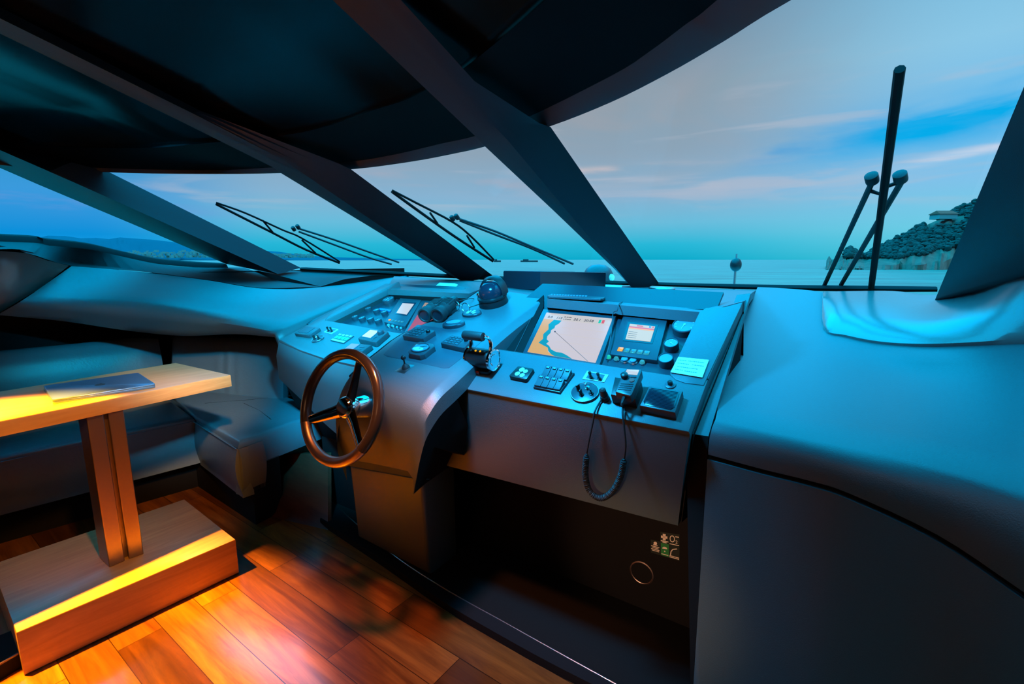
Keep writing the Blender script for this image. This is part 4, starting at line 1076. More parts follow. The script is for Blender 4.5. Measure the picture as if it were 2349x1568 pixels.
mb = MB(); mb.lathe([(.014, 0), (.014, .012), (.011, .016), (0, .0165)], 20, m=q.frame(.80, .30)); mb.build('knob', 'bezel', t)
for i in range(3):
    mb = MB(); mb.prism(rrect(.012, .005, .002), 0, .002, m=q.frame(.74, .62+i*.12)); mb.build('button', 'bezel', t)
q = Q(Lp, [(805, 786), (852, 790), (822, 812), (783, 803)], .024)
t = thing('instrument_display', 'display box with violet screen just above the steering wheel', 'display', at_frame(q)); casing(q, .022, t, 'casing', 'grey', .004)
mb = MB(); mb.mi = 1; mb.solid(q.rect(.05, .06, .52, .92, .001), q.n*-.002); mb.mi = 0; mb.solid(q.rect(.08, .10, .48, .86, .0016), q.n*-.002); mb.build('screen', ['scr_violet', 'display_black'], t)
for i in range(2):
    mb = MB(); mb.prism(rrect(.024, .007, .002), 0, .002, m=q.frame(.75, .35+i*.25)); mb.build('button', 'bezel', t)

# ---------- steering wheel
wc = aty(781, 933, 1.37)
wax = V((-math.sin(math.radians(33)), -math.cos(math.radians(33)), .33)).normalized()     # towards the helmsman
wx = V((wax.y, -wax.x, 0)).normalized()*-1; wx = wx if wx.x > 0 else -wx
wy = wax.cross(wx)
wm = Matrix.Translation(wc) @ Matrix((wx, wy, wax)).transposed().to_4x4()
t = thing('ships_helm', 'three-spoke steering wheel with dark rim and chrome lower section', 'steering wheel', wm)
RR = .158
def arc(a0, a1, n=40): return [(RR*math.cos(math.radians(a0+(a1-a0)*k/n)), RR*math.sin(math.radians(a0+(a1-a0)*k/n)), 0) for k in range(n+1)]
A0, A1 = -38, 207
MB().tube(arc(A0, A1, 64), .0165, 14).build('rim', 'rim', t, world=False)
MB().tube(arc(A1-360, A0, 28), .0160, 14).build('rim_segment', 'bronze', t, world=False)['label'] = 'dark chrome lower rim section'
MB().lathe([(.034, -.045), (.036, -.03), (.032, -.012), (.026, -.006), (0, -.004)], 24).build('hub', 'chrome', t, world=False)
for a in (205, -40, 75):
    ca, sa = math.cos(math.radians(a)), math.sin(math.radians(a)); nx, ny = -sa, ca
    rows = []
    for f_, wd, zz, th in ((.012, .024, -.026, .010), (.06, .019, -.020, .008), (.11, .016, -.010, .007), (.156, .014, 0, .006)):
        c_ = V((ca*f_, sa*f_, zz)); e = V((nx, ny, 0))*wd
        rows.append([c_-e, c_-e*.5+V((0, 0, th)), c_+e*.5+V((0, 0, th)), c_+e, c_+e*.5-V((0, 0, th)), c_-e*.5-V((0, 0, th))])
    mb = MB(); mb.loft(rows, closed=True); mb.build('spoke', 'chrome', t, world=False, angle=50)
dmc = aty(872, 928, 1.50); dl = wm.inverted() @ dmc
mb = MB(); mb.tube([V((0, 0, -.04)), V((dl.x*.4, dl.y*.4, dl.z*.5)), V(dl)], [.030, .036, .040], 20); mb.build('column', 'chrome', t, world=False)
mb = MB(); mb.ball(dl, .068, 3, (1, 1, .8)); mb.build('column_boss', 'vinyl', t, world=False)

# ---------- things on the dash top
from mathutils.bvhtree import BVHTree
_dm = [o for o in dash.children if o.name.startswith('top')][0].data
_bv = BVHTree.FromPolygons([v.co for v in _dm.vertices], [tuple(p.vertices) for p in _dm.polygons])
def Dat(px, py):
    """plane touching the dash top at the point seen at px, py"""
    h, n, _, _ = _bv.ray_cast(V((0, 0, H)), ray(px, py).normalized())
    if n.z < 0: n = -n
    return Plane(h, UR, n.cross(UR))
Dp = Dat(1330, 672).off(.001)
q = Q(Dp, [(1276, 663), (1405, 667), (1383, 685), (1254, 679)], .008)
t = thing('keyboard', 'slim grey keyboard with touch pad on the dash above the chart screen', 'keyboard', at_frame(q)); casing(q, .007, t, 'case', 'grey', .002, rnd=.04)
kw = .67/13
proto = None
for r_ in range(5):
    for c_ in range(13):
        mb = MB(); mb.solid(q.rect(.04+c_*kw, .10+r_*.16, .04+c_*kw+kw*.78, .10+r_*.16+.115, .0022), q.n*-.003); mb.build('key', 'dial_lit', t)
MB().solid(q.rect(.76, .16, .95, .8, .001), q.n*-.002).build('touch_pad', 'plate_mat', t)
t = thing('mouse', 'small grey puck mouse on the dash right of the keyboard', 'mouse', Dat(1439, 680).mat(1439, 680, 0))
mb = MB(); mb.lathe([(.032, 0), (.036, .006), (.034, .014), (.024, .022), (0, .025)], 28); mb.build('body', 'grey', t, world=False)
mb = MB(); mb.tube(cr([Dat(1433, 686).on(1433, 686)+ZZ*.006, Dat(1425, 695).on(1425, 695)+ZZ*.004, R.on(1418, 704)+ZZ*.008, R.on(1416, 712)-ZZ*.0, RW.on(1410, 735)+RW.n*.03, RW.on(1404, 780)+RW.n*.02, RW.on(1392, 830)+RW.n*.012], 5), .0016, 6); mb.build('cable', 'grey', t)
t = thing('paper_sheet', 'white paper sheet lying on the dash right of the black box', 'paper', Dat(1370, 655).mat(1370, 655, 0))
Dp = Dat(1370, 657)
MB().solid([Dp.off(.002).on(*p) for p in [(1349, 650), (1428, 653), (1424, 667), (1310, 663)]], Dp.n*-.0015).build('sheet', 'paper', t)
t = thing('paper_sheet', 'small white paper tucked on the dash below the middle mullion', 'paper', up(aty(1024, 650, 2.9), 1.1))
Dq = Dat(1026, 655).off(.002)
MB().solid([Dq.on(*p) for p in [(1008, 648), (1052, 650), (1046, 658), (1000, 655)]], Dq.n*-.0015).build('sheet', 'paper', t)
Dp = Dat(1200, 662)
bp = [Dp.on(1155, 661), Dp.on(1239, 665), Dp.on(1265, 656)]
u1 = (bp[1]-bp[0]); u2 = bp[2]-bp[1]; u2 = (u2-u1.normalized()*u2.dot(u1.normalized()))
hb_ = .088
t = thing('equipment_box', 'black rectangular box on the dash behind the compass', 'box', up(lerp(bp[0], bp[1], .5), bp[0].z))
MB().solid([p+ZZ*hb_ for p in (bp[0], bp[1], bp[1]+u2, bp[0]+u2)], (0, 0, -hb_), r=.006).build('case', 'plate', t)
MB().solid([p+ZZ*(hb_+.001) for p in (lerp(bp[0], bp[1], .35)+u2*.3, lerp(bp[0], bp[1], .8)+u2*.3, lerp(bp[0], bp[1], .8)+u2*.6, lerp(bp[0], bp[1], .35)+u2*.6)], (0, 0, -.002)).build('lid_inset', 'bezel', t)
t = thing('cup_holder', 'round ring-edged holder set in the dash by the starboard mullion', 'cup holder', Dat(1518, 664).mat(1518, 664, 0))
mb = MB(); mb.tube([(x*.062, y*.062, .005) for x, y in circ(1, 36)], .006, 8, closed=True); mb.build('ring', 'steel', t, world=False)
mb = MB(); mb.lathe([(.056, .001), (.056, .003)], 32); mb.build('well', 'bezel', t, world=False)

# ---------- foot well: sticker and grommet
q = Q(FW.off(-.000) if FW.n.y < 0 else Plane(FW.o, FW.u, FW.v), [(1493, 1214), (1559, 1224), (1559, 1287), (1493, 1267)], .0)
if q.n.y > 0: q.n = -q.n
t = thing('safety_sticker', 'green first aid sticker sheet with O2 on the dark foot well wall', 'sticker', Matrix.Translation(q.mid()))
mb = MB()
def L3(i, pts, d): mb.mi = i; mb.solid(q.poly(pts, d), q.n*-.0008)
L3(1, [(.34, .02), (1, .02), (1, .98), (0, .98), (0, .42), (.34, .42)], .001)
L3(0, [(.36, .46), (.64, .46), (.64, .95), (.36, .95)], .0016)
mb.build('backing', ['stickerg', 'stickerk'], t)
mb = MB()
def bar(a0, b0, a1, b1): mb.solid(q.rect(a0, b0, a1, b1, .0024), q.n*-.0008)
bar(.43, .08, .53, .33); bar(.37, .16, .59, .25)                      # white cross
bar(.36, .35, .62, .385); bar(.42, .40, .56, .43)
q_u = (q.c[1]-q.c[0]).normalized(); q_v = (q.c[0]-q.c[3]).normalized()
fm = lambda a, b_: Matrix.Translation(q(a, b_, .0024)) @ Matrix((q_u, q_v, q_u.cross(q_v))).transposed().to_4x4()
sz = q.h()
mb.text('O', sz*.36, fm(.66, .345) @ Matrix.Diagonal((.75, 1.15, 1, 1))); mb.text('2', sz*.19, fm(.86, .365)); bar(.86, .10, .98, .13)
bar(.66, .405, .99, .43)
mb.prism(circ(sz*.07, 16), 0, .0006, m=fm(.17, .53)); bar(.09, .60, .25, .625); bar(.02, .66, .31, .69); bar(.06, .72, .28, .745); bar(.02, .78, .31, .81); bar(.05, .84, .3, .865)
mb.prism([(sz*.10*math.cos(a), sz*.085*math.sin(a)) for a in [PI*k/10 for k in range(11)]], 0, .0006, m=fm(.5, .66)); mb.prism(circ(sz*.03, 12), 0, .0006, m=fm(.5, .76)); bar(.38, .88, .62, .905)
mb.tube([q(.70+.22*math.sin(a), .80-.24*(1-math.cos(a))*1.0+0, .0026) for a in [PI/2*k/8 for k in range(9)]][:0] or [q(.70, .84, .0026), q(.72, .70, .0026), q(.78, .60, .0026), q(.92, .55, .0026)], sz*.022, 6)
bar(.66, .86, .99, .885); bar(.66, .91, .99, .935)
mb.build('print', 'stickerw', t)
gq = Plane(FW.o, FW.u, FW.v); gn = gq.n if gq.n.y < 0 else -gq.n
gc = FW.on(1472, 1313)
t = thing('cable_grommet', 'round pale-edged hole in the dark foot well wall below the sticker', 'grommet', Matrix.Translation(gc) @ Matrix((FW.u, FW.u.cross(gn)*-1, gn)).transposed().to_4x4())
mb = MB(); mb.lathe([(.043, 0), (.043, .002), (.039, .003), (.037, .002), (.037, -.02)], 36); mb.build('ring', 'bronze', t, world=False)
mb = MB(); mb.lathe([(.0365, .0005), (.0365, .001)], 32); mb.build('hole', 'blackm', t, world=False)
# ================================================================== OUTSIDE
def sea_mat():
    m, nt, b = new_mat('sea_water'); N = nt.nodes.new; L = nt.links.new
    b.inputs['Base Color'].default_value = (.02, .21, .155, 1); b.inputs['Roughness'].default_value = .35; b.inputs['Specular IOR Level'].default_value = .3
    tc = N('ShaderNodeTexCoord'); mp = N('ShaderNodeMapping'); mp.inputs['Scale'].default_value = (.5, 1., 1)
    L(tc.outputs['Object'], mp.inputs['Vector'])
    n = N('ShaderNodeTexNoise'); n.inputs['Scale'].default_value = .6; n.inputs['Detail'].default_value = 6; L(mp.outputs[0], n.inputs['Vector'])
    mp2 = N('ShaderNodeMapping'); mp2.inputs['Scale'].default_value = (.03, .16, 1); L(tc.outputs['Object'], mp2.inputs['Vector'])
    n2 = N('ShaderNodeTexNoise'); n2.inputs['Scale'].default_value = 1.; n2.inputs['Detail'].default_value = 8; n2.inputs['Roughness'].default_value = .7; L(mp2.outputs[0], n2.inputs['Vector'])
    cr_ = N('ShaderNodeValToRGB'); cr_.color_ramp.elements[0].position = .36; cr_.color_ramp.elements[1].position = .66
    cr_.color_ramp.elements[0].color = (.012, .085, .062, 1); cr_.color_ramp.elements[1].color = (.045, .20, .145, 1)
    L(n2.outputs['Fac'], cr_.inputs['Fac']); L(cr_.outputs['Color'], b.inputs['Base Color'])
    bp = N('ShaderNodeBump'); bp.inputs['Strength'].default_value = .45; bp.inputs['Distance'].default_value = .6
    L(n.outputs['Fac'], bp.inputs['Height']); L(bp.outputs['Normal'], b.inputs['Normal'])
    return m
M['sea'] = sea_mat()
SEAZ = -3.2
mb = MB(); mb.loft([[V((x, y, SEAZ)) for x in (-9000, -2000, -300, 300, 2000, 9000)] for y in (3, 60, 400, 2000, 9000)])
o = mb.build('sea', 'sea'); tag(o, 'turquoise open sea stretching to the horizon', 'sea', kind='structure')
# foredeck ahead of the windscreen (below the line of sight)
mb = MB(); mb.poly([AS(4.0, -4.2, .55), AS(4.0, .6, .55), AS(7.5, -.4, .5), AS(9.5, -1.8, .48), AS(7.5, -3.4, .5)]); struct('floor_foredeck', mb, 'white')
# wipers on the outside of the glass
PLs = Plane(mSr.on(1512, 650), (aty(2140, 665, 1.9)-mSr.on(1512, 650)), mSr.on(1262, 290)-mSr.on(1512, 650))
if PLs.n.y < 0: PLs.n = -PLs.n
PLm = Plane(mMr.on(1136, 637), mS.on(1440, 642)-mMr.on(1136, 637), mMr.on(805, 387)-mMr.on(1136, 637))
if PLm.n.y < 0: PLm.n = -PLm.n
PLp = Plane(mPr.on(690, 615), mM.on(1030, 633)-mPr.on(690, 615), mPr.on(251, 395)-mPr.on(690, 615))
if PLp.n.y < 0: PLp.n = -PLp.n
def wiper(pl, blade, yoke, arms, hubs, label, wide):
    t = thing('windscreen_wiper', label, 'wiper', Matrix.Translation(pl.on(*arms[0][-1])+pl.n*.05), 'windscreen wipers outside the glass')
    def P(p, h): return pl.on(p[0], p[1])+pl.n*h
    mb = MB(); mb.tube(cr([P(p, .030) for p in blade], 4), wide, 8); mb.build('blade', 'blackm', t)
    if yoke:
        for y in yoke:
            mb = MB(); mb.tube(cr([P(p, .034+.0*k) for k, p in enumerate(y)], 4), wide*.75, 6); mb.build('yoke', 'blackm', t)
    for a in arms:
        mb = MB(); mb.tube(cr([P(p, .06) for p in a], 4), wide*.8, 8); mb.build('arm', 'rubber', t)
    for h in hubs:
        mb = MB(); mb.lathe([(wide*1.5, 0), (wide*1.6, .008), (wide*1.6, .028), (wide*1.1, .032)], 16, m=Matrix.Translation(P(h, .045)) @ V((0, 0, 1)).rotation_difference(pl.v*.8+pl.n*.2).to_matrix().to_4x4()); mb.build('pivot', 'rubber', t)
    return t
wiper(PLp, [(492, 477), (620, 541), (700, 581), (777, 611)], [[(492, 475), (560, 499), (645, 537), (690, 556), (777, 609)], [(600, 516), (625, 545)], [(690, 560), (722, 590)]],
      [[(676, 540), (760, 566), (850, 597), (912, 618)], [(680, 548), (760, 577), (840, 606), (895, 622)]], [(672, 541), (682, 537)], 'black windscreen wiper on the port pane', .0085)
wiper(PLm, [(895, 450), (965, 500), (1040, 552), (1128, 608)], [[(895, 449), (950, 477), (1035, 521), (1080, 556), (1130, 606)], [(983, 500), (1000, 524)], [(1068, 552), (1085, 578)]],
      [[(1045, 522), (1130, 551), (1215, 586), (1310, 625)], [(1048, 526), (1130, 558), (1215, 590), (1290, 624)]], [(1036, 520), (1046, 517)], 'black windscreen wiper on the middle pane', .0085)
wiper(PLs, [(2057, 184), (1994, 680)], [[(2052, 230), (2005, 590)]],
      [[(1992, 452), (1884, 680)], [(2060, 452), (1922, 680)]], [(1994, 447), (2059, 445)], 'tall upright black wiper on the starboard pane', .0115)
t = [o for o in bpy.data.objects if o.name.startswith('windscreen_wiper')][-1]
mb = MB(); mb.tube([PLs.on(1990, 470)+PLs.n*.05, PLs.on(2015, 478)+PLs.n*.05, PLs.on(2026, 460)+PLs.n*.05, PLs.on(2064, 448)+PLs.n*.05], .006, 6); mb.build('linkage', 'blackm', t)
# deck fittings seen through the glass
p = aty(1688, 607, 4.6)
t = thing('searchlight', 'small dark oval searchlight on a thin stalk beyond the starboard pane', 'searchlight', up(p, .55))
mb = MB(); mb.ball(p, .052, 3, (1, .9, 1.25)); mb.build('head', 'black', t)
mb = MB(); mb.tube([p-ZZ*.06, up(p, .5)], .012, 8); mb.tube([p+ZZ*.06, p+ZZ*.10], .008, 6); mb.build('stalk', 'steel', t)
p = aty(1372, 640, 5.2)
t = thing('deck_dome', 'pale rounded deck dome low behind the starboard mullion', 'dome', up(p, .55))
mb = MB(); mb.lathe([(.15, .55-p.z), (.155, -.05), (.16, .0), (.155, .06), (.13, .11), (.08, .145), (0, .16)], 28, m=Matrix.Translation(p)); mb.build('cover', 'grey', t)
mb = MB(); mb.ball(p+V((.115, -.10, .02)), .04, 2); mb.build('lamp_lens', 'stickerw', t)

# coast to starboard: rocky headland with trees
def terrain(name, prof, Yd, depth, m, rnd, seg=6, rough=1.):
    """ridge seen as (px, py) outline at distance Yd; slopes down to the water in front and behind"""
    pr = []
    for (a, b) in zip(prof, prof[1:]):
        for k in range(seg): f_ = k/seg; pr.append((a[0]+(b[0]-a[0])*f_, a[1]+(b[1]-a[1])*f_))
    pr.append(prof[-1])
    ridge = [aty(x, y, Yd) for x, y in pr]
    rows = []; n_ = len(ridge); ph = [rnd.uniform(0, 6.28) for _ in range(6)]
    for f_, fh in ((-.5, 0), (-.46, .14), (-.40, .25), (-.34, .36), (-.26, .52), (-.18, .68), (-.09, .86), (0, 1), (.3, .7), (.8, 0)):
        row = []
        for i, p in enumerate(ridge):
            hgt = p.z-SEAZ; w_ = 1 if 0 < fh < 1 else 0
            wave = math.sin(i*.31+ph[0]+fh*5)+.7*math.sin(i*.73+ph[1]-fh*7)+.4*math.sin(i*1.9+ph[2]+fh*11)
            jz = wave*.025*hgt*rough*w_+rnd.uniform(-.02, .02)*hgt*rough*w_; jy = (wave*.03+rnd.uniform(-.015, .015))*depth*rough*(fh < 1)
            sc = (Yd+f_*depth+jy)/Yd
            row.append(V((p.x*sc, p.y*sc, SEAZ-.3+fh*hgt+jz)))
        rows.append(row)
    mb = MB(); mb.loft(rows); o = mb.build(name, m, angle=20); return o, rows
M['rock'] = mat('red_rock', (.42, .060, .036), .9, bump=1., bscale=.5, var=.7, vscale=.25)
M['tree'] = mat('pine_green', (.02, .016, .010), .9, var=.6, vscale=.5, bump=1., bscale=1.5)
M['haze'] = mat('far_hills', (.02, .075, .10), 1., spec=0., var=.12, vscale=.002)  # aerial haze put into the hills' base colour
M['house'] = mat('pale_house', (.30, .24, .21), .9)
M['terra'] = mat('terracotta', (.9, .035, .012), .9)
rnd = random.Random(11)
o, rows = terrain('headland', [(1896, 596), (1902, 585), (1908, 594), (1925, 590), (1937, 577), (1950, 573), (1962, 580), (1985, 590), (2010, 572), (2050, 553), (2095, 528), (2140, 508), (2180, 490), (2225, 470), (2290, 440), (2360, 420)], 260, 90, 'rock', rnd)
tag(o, 'reddish rocky headland sloping down to the sea at the right', 'headland', kind='structure')
HOUSE = aty(2164, 497, 252)
tb = bmesh.new(); bmesh.ops.create_icosphere(tb, subdivisions=2, radius=1); tb.verts.ensure_lookup_table()
tv = [v.co.copy() for v in tb.verts]; tf = [[v.index for v in f.verts] for f in tb.faces]; tb.free()
vs, fs = [], []
for i in range(2400):
    c_ = rnd.randrange(26, len(rows[0])-1); r_ = rnd.uniform(2.6, 7.3); k = int(r_); f_ = r_-k
    p = lerp(rows[k][c_], rows[min(k+1, 7)][c_], f_); s_ = rnd.uniform(.5, 1.6)
    if p.z < SEAZ+5 or (p-HOUSE).length < 9: continue
    p = p+ZZ*s_*rnd.uniform(.2, .9); sz_ = rnd.uniform(.7, 1.3); n0 = len(vs)
    vs += [(p.x+v.x*s_*(1+.25*math.sin(v.z*5+i)), p.y+v.y*s_, p.z+v.z*s_*sz_) for v in tv]; fs += [[n0+j for j in f] for f in tf]
me = bpy.data.meshes.new('headland_trees'); me.from_pydata(vs, [], fs); me.materials.append(M['tree'])
o = bpy.data.objects.new('headland_trees', me); COL.objects.link(o)
tag(o, 'dark green pines covering the headland slope', 'trees', kind='stuff')
p = aty(2164, 497, 252)
t = thing('hillside_house', 'small terracotta-roofed house among the pines on the headland', 'house', p-ZZ*2)
mb = MB(); mb.box(p, (9, 6, 2.4)); mb.build('walls', 'house', t)
mb = MB(); mb.poly([p+V(v) for v in ((-5, -3.5, 1.2), (5, -3.5, 1.2), (5, 3.5, 1.2), (-5, 3.5, 1.2), (-4, 0, 3), (4, 0, 3))], [(0, 1, 5, 4), (1, 2, 5), (2, 3, 4, 5), (3, 0, 4), (3, 2, 1, 0)]); mb.build('roof', 'terra', t)
# far hills and town to port
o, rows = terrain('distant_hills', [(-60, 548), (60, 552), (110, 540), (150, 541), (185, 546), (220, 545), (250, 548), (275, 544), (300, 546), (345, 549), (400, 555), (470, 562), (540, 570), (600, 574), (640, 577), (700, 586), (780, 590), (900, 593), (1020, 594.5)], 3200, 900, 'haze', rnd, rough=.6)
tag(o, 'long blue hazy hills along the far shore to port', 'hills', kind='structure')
mb = MB()
for i in range(420):
    x = rnd.uniform(270, 720); b_ = rnd.uniform(0, 1)
    p = aty(x, 589-b_*b_*14*(1 if x < 560 else .5), 2750-150*rnd.random()); s_ = rnd.uniform(4, 11); mb.box(p, (s_*1.6, s_, s_*rnd.uniform(.6, 1.4)))
o = mb.build('shore_town', 'house'); tag(o, 'pale specks of a town along the foot of the far hills', 'town', kind='stuff')
for (x, wd, lab) in ((1141, 26, 'small dark motor boat far out between the mullions'), (1214, 64, 'long low ship on the horizon right of the small boat')):
    p = aty(x, 598, 900); p.z = SEAZ+1.5
    t = thing('boat', lab, 'boat', up(p, SEAZ))
    mb = MB(); mb.prism([(-wd/2*.5, -2.5), (wd/2*.42, -2.5), (wd/2*.5, 0), (wd/2*.42, 2.5), (-wd/2*.5, 2.5)], -1.6, 1.4, m=Matrix.Translation(p)); mb.build('hull', 'rubber', t)
    mb = MB(); mb.box(p+V((-wd*.1, 0, 2.4)), (wd*.16, 3, 2.4)); mb.build('cabin', 'grey', t)
# ================================================================== SKY, LAMPS, RENDER LOOK
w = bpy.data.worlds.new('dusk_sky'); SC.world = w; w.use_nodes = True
nt = w.node_tree; nt.nodes.clear(); N = nt.nodes.new; LK = nt.links.new
def math_(op, a, b=None, c=None):
    n = N('ShaderNodeMath'); n.operation = op
    for i, x in enumerate((a, b, c)):
        if x is None: continue
        if isinstance(x, (int, float)): n.inputs[i].default_value = x
        else: LK(x, n.inputs[i])
    return n.outputs[0]
def sstep(x, lo, hi):
    n = N('ShaderNodeMapRange'); n.interpolation_type = 'SMOOTHSTEP'
    n.inputs['From Min'].default_value = lo; n.inputs['From Max'].default_value = hi
    if lo > hi:
        n.inputs['From Min'].default_value = hi; n.inputs['From Max'].default_value = lo; n.inputs['To Min'].default_value = 1; n.inputs['To Max'].default_value = 0
    LK(x, n.inputs['Value']); return n.outputs['Result']
def mixc(f, a, b):
    n = N('ShaderNodeMix'); n.data_type = 'RGBA'
    for i, x in ((0, f), (6, a), (7, b)):
        if isinstance(x, (int, float)): n.inputs[i].default_value = x
        elif isinstance(x, tuple): n.inputs[i].default_value = (*x, 1)
        else: LK(x, n.inputs[i])
    return n.outputs[2]
tc = N('ShaderNodeTexCoord'); sx = N('ShaderNodeSeparateXYZ'); LK(tc.outputs['Generated'], sx.inputs[0])
z = sx.outputs['Z']; az = math_('ARCTAN2', sx.outputs['X'], sx.outputs['Y'])
def ramp(f, stops):
    n = N('ShaderNodeValToRGB'); el = n.color_ramp.elements
    el[0].position = stops[0][0]; el[0].color = (*lin(stops[0][1]), 1); el[1].position = stops[-1][0]; el[1].color = (*lin(stops[-1][1]), 1)
    for p, c in stops[1:-1]:
        e = el.new(p); e.color = (*lin(c), 1)
    LK(f, n.inputs['Fac']); return n.outputs['Color']
mid = ramp(z, [(0, (10, 172, 205)), (.03, (40, 185, 218)), (.07, (105, 190, 222)), (.12, (135, 180, 212)), (.2, (142, 165, 185)), (.3, (140, 158, 172)), (.42, (110, 140, 165))])
rgt = ramp(z, [(0, (60, 195, 220)), (.05, (110, 205, 230)), (.12, (130, 195, 235)), (.2, (120, 190, 235)), (.3, (140, 200, 232)), (.42, (120, 185, 220))])
lft = ramp(z, [(0, (30, 165, 240)), (.04, (10, 145, 220)), (.1, (60, 155, 222)), (.16, (45, 150, 205)), (.42, (70, 150, 195))])
sky = mixc(sstep(az, .30, .75), mid, rgt)
sky = mixc(sstep(az, -.42, -.72), sky, lft)
# wispy clouds and open blue patches
def noise(sc, zst, det=5, dist=.4, seed=0.):
    mp = N('ShaderNodeMapping'); mp.inputs['Scale'].default_value = (1, 1, zst); mp.inputs['Location'].default_value = (seed, seed*.7, seed*.3); mp.inputs['Rotation'].default_value = (0, .06, 0)
    LK(tc.outputs['Generated'], mp.inputs['Vector'])
    n = N('ShaderNodeTexNoise'); n.inputs['Scale'].default_value = sc; n.inputs['Detail'].default_value = det; n.inputs['Distortion'].default_value = dist
    LK(mp.outputs[0], n.inputs['Vector']); return n.outputs['Fac']
def gauss(a0, z0, sa, sz, slope=0.):
    da = math_('SUBTRACT', az, a0); dz = math_('SUBTRACT', math_('SUBTRACT', z, z0), math_('MULTIPLY', da, slope))
    e = math_('ADD', math_('POWER', math_('DIVIDE', da, sa), 2.), math_('POWER', math_('DIVIDE', dz, sz), 2.))
    return math_('POWER', 2.718, math_('MULTIPLY', e, -1.))
n1 = sstep(noise(3.0, 4.5, 6, .5, 3.1), .36, .62); n2 = sstep(noise(2.4, 3., 6, .6, 8.2), .38, .62); n3 = sstep(noise(5., 8., 6, .5, 1.4), .42, .66)
def paint(sky, m, f, c): return mixc(math_('MINIMUM', math_('MULTIPLY', m, f), 1.), sky, lin(c))
g = gauss(.20, .27, .24, .10); sky = paint(sky, math_('MULTIPLY', g, n2), .8, (172, 164, 168))
g = gauss(.45, .33, .3, .06); sky = paint(sky, math_('MULTIPLY', g, n2), .5, (135, 160, 185))
g = gauss(.74, .205, .22, .032, .12); sky = paint(sky, math_('MULTIPLY', g, math_('ADD', n1, .25)), 1.1, (0, 172, 236))
g = gauss(.44, .185, .13, .018, .05); sky = paint(sky, math_('MULTIPLY', g, n1), 1., (70, 158, 218))
g = gauss(.42, .135, .34, .03, .06); sky = paint(sky, math_('MULTIPLY', g, n3), .55, (190, 190, 205))
g = gauss(.72, .150, .12, .007, .14); sky = paint(sky, math_('MULTIPLY', g, math_('ADD', n3, .3)), .75, (205, 216, 236))
g = gauss(.18, .170, .16, .006, .02); sky = paint(sky, math_('MULTIPLY', g, n3), .8, (200, 190, 196))
g = gauss(-.12, .15, .18, .012, -.06); sky = paint(sky, math_('MULTIPLY', g, n3), .6, (190, 172, 182))
g = gauss(-.72, .085, .16, .012, -.03); sky = paint(sky, math_('MULTIPLY', g, n3), .6, (130, 150, 215))
wisp = math_('MULTIPLY', sstep(noise(3.2, 9., 6, .5, 4.4), .56, .72), math_('MULTIPLY', sstep(z, .07, .11), sstep(z, .36, .24)))
sky = mixc(math_('MULTIPLY', wisp, .4), sky, lin((190, 192, 205)))
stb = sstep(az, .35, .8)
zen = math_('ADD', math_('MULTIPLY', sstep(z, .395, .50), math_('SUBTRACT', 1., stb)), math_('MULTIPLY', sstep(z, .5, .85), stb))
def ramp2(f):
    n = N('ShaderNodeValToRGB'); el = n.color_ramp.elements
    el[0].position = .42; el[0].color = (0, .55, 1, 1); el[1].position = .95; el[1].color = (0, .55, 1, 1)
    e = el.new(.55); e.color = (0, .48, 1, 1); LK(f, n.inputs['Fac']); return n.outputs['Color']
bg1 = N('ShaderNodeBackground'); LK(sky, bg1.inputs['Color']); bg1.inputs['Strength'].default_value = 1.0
bg2 = N('ShaderNodeBackground'); LK(ramp2(z), bg2.inputs['Color']); bg2.inputs['Strength'].default_value = 7.0  # overhead sky out of view, boosted cyan to light the dash
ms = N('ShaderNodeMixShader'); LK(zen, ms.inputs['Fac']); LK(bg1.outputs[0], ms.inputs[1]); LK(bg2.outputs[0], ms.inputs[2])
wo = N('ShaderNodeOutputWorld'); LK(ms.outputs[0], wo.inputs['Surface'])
w.cycles.sampling_method = 'MANUAL'; w.cycles.sample_map_resolution = 512

def lamp(name, kind, loc, target, power, col, **k):
    l = bpy.data.lights.new(name, kind); l.energy = power; l.color = col
    for a, v in k.items(): setattr(l, a, v)
    o = bpy.data.objects.new(name, l); COL.objects.link(o); o.location = loc
    o.rotation_euler = (V(target)-V(loc)).to_track_quat('-Z', 'Y').to_euler(); return o
lamp('table_downlight', 'SPOT', AS(.02, -2.20, 1.93), AS(.12, -1.86, 0), 1700, (1, .37, .003), spot_size=math.radians(48), spot_blend=.55, shadow_soft_size=.02)
lamp('helm_fill', 'SPOT', (-.2, 1.2, 1.76), (.22, 1.72, .93), 210, (.012, .48, 1), spot_size=math.radians(88), spot_blend=.8, shadow_soft_size=.08)  # unseen lamp added to brighten the starboard deck cyan
lamp('helm_fill', 'SPOT', (-.75, 1.2, 1.84), (-.66, 2.16, 1.0), 560, (.012, .56, 1), spot_size=math.radians(46), spot_blend=.8, shadow_soft_size=.08)  # another unseen cyan lamp, added to lift the port deck
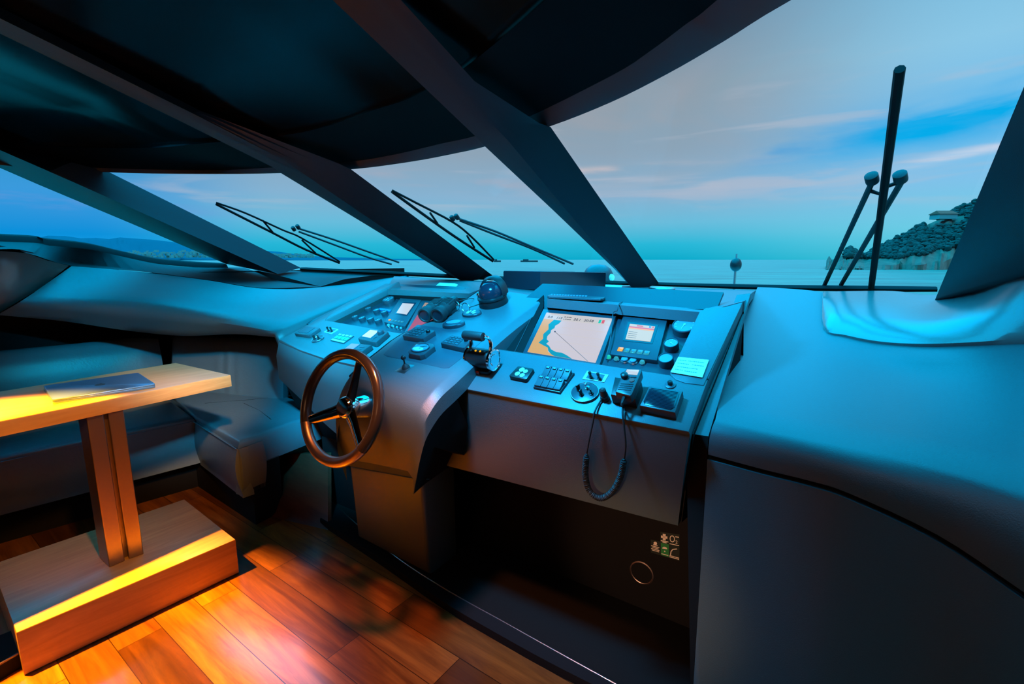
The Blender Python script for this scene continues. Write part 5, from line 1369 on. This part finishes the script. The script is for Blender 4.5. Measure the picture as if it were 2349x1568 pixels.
lamp('floor_pink_fill', 'SPOT', (-.45, .9, 1.84), (-.50, 1.30, 0), 6, (.9, .5, .7), spot_size=math.radians(30), spot_blend=1., shadow_soft_size=.03)  # unseen lamp added to tint the floor where sky sheen would show
lamp('floor_fill', 'SPOT', (-.35, 1.0, 1.78), (-.28, 1.2, 0), 110, (1, .27, .05), spot_size=math.radians(54), spot_blend=.9, shadow_soft_size=.05)  # added unseen lamp, reddens the floor right of the table
lamp('table_fill', 'SPOT', (-.3, .6, 1.86), (-1.44, 2.1, .80), 260, (1, .46, .12), spot_size=math.radians(19), spot_blend=.8, shadow_soft_size=.05)  # unseen spot added to warm the right end of the tabletop
lamp('dinette_fill', 'SPOT', (-.25, .55, 1.86), (-1.52, 1.74, .5), 110, (1, .36, .03), spot_size=math.radians(27), spot_blend=.7, shadow_soft_size=.05)  # added spot without a fixture, warms the table edge and base front
lamp('sofa_fill', 'SPOT', (.1, .35, 1.9), (-2.0, 3.05, .72), 480, (0, .52, .85), spot_size=math.radians(32), spot_blend=.8, shadow_soft_size=.06)  # unseen cyan spot added to bring up the sofa backrests
lamp('sticker_fill', 'SPOT', AS(-1.5, -.55, 1.0), aty(1500, 1270, 1.5), 150, (1, .52, .28), spot_size=math.radians(16), spot_blend=.8, shadow_soft_size=.05)  # narrow unseen spot added to brighten the foot well sticker
lamp('saloon_fill', 'AREA', AS(-1.9, -.9, 2.05), AS(.6, -.7, .5), 1.5, (1, .5, .24), size=1.2)  # unseen area fill added for warm light from the cabin aft
lamp('saloon_fill', 'AREA', AS(-1.5, -.15, 1.8), AS(.7, .1, .5), 3.4, (1, .45, .2), size=.7)  # unseen fill added to warm the side console's lower face

SC.view_settings.view_transform = 'Standard'; SC.view_settings.look = 'None'
SC.view_settings.gamma = 1; SC.view_settings.use_curve_mapping = False
SC.view_settings.exposure = 0
SC.cycles.use_denoising = True
SC.cycles.max_bounces = 5; SC.cycles.diffuse_bounces = 3; SC.cycles.glossy_bounces = 2; SC.cycles.transparent_max_bounces = 12
SC.cycles.caustics_reflective = False; SC.cycles.caustics_refractive = False
SC.cycles.sample_clamp_indirect = 6
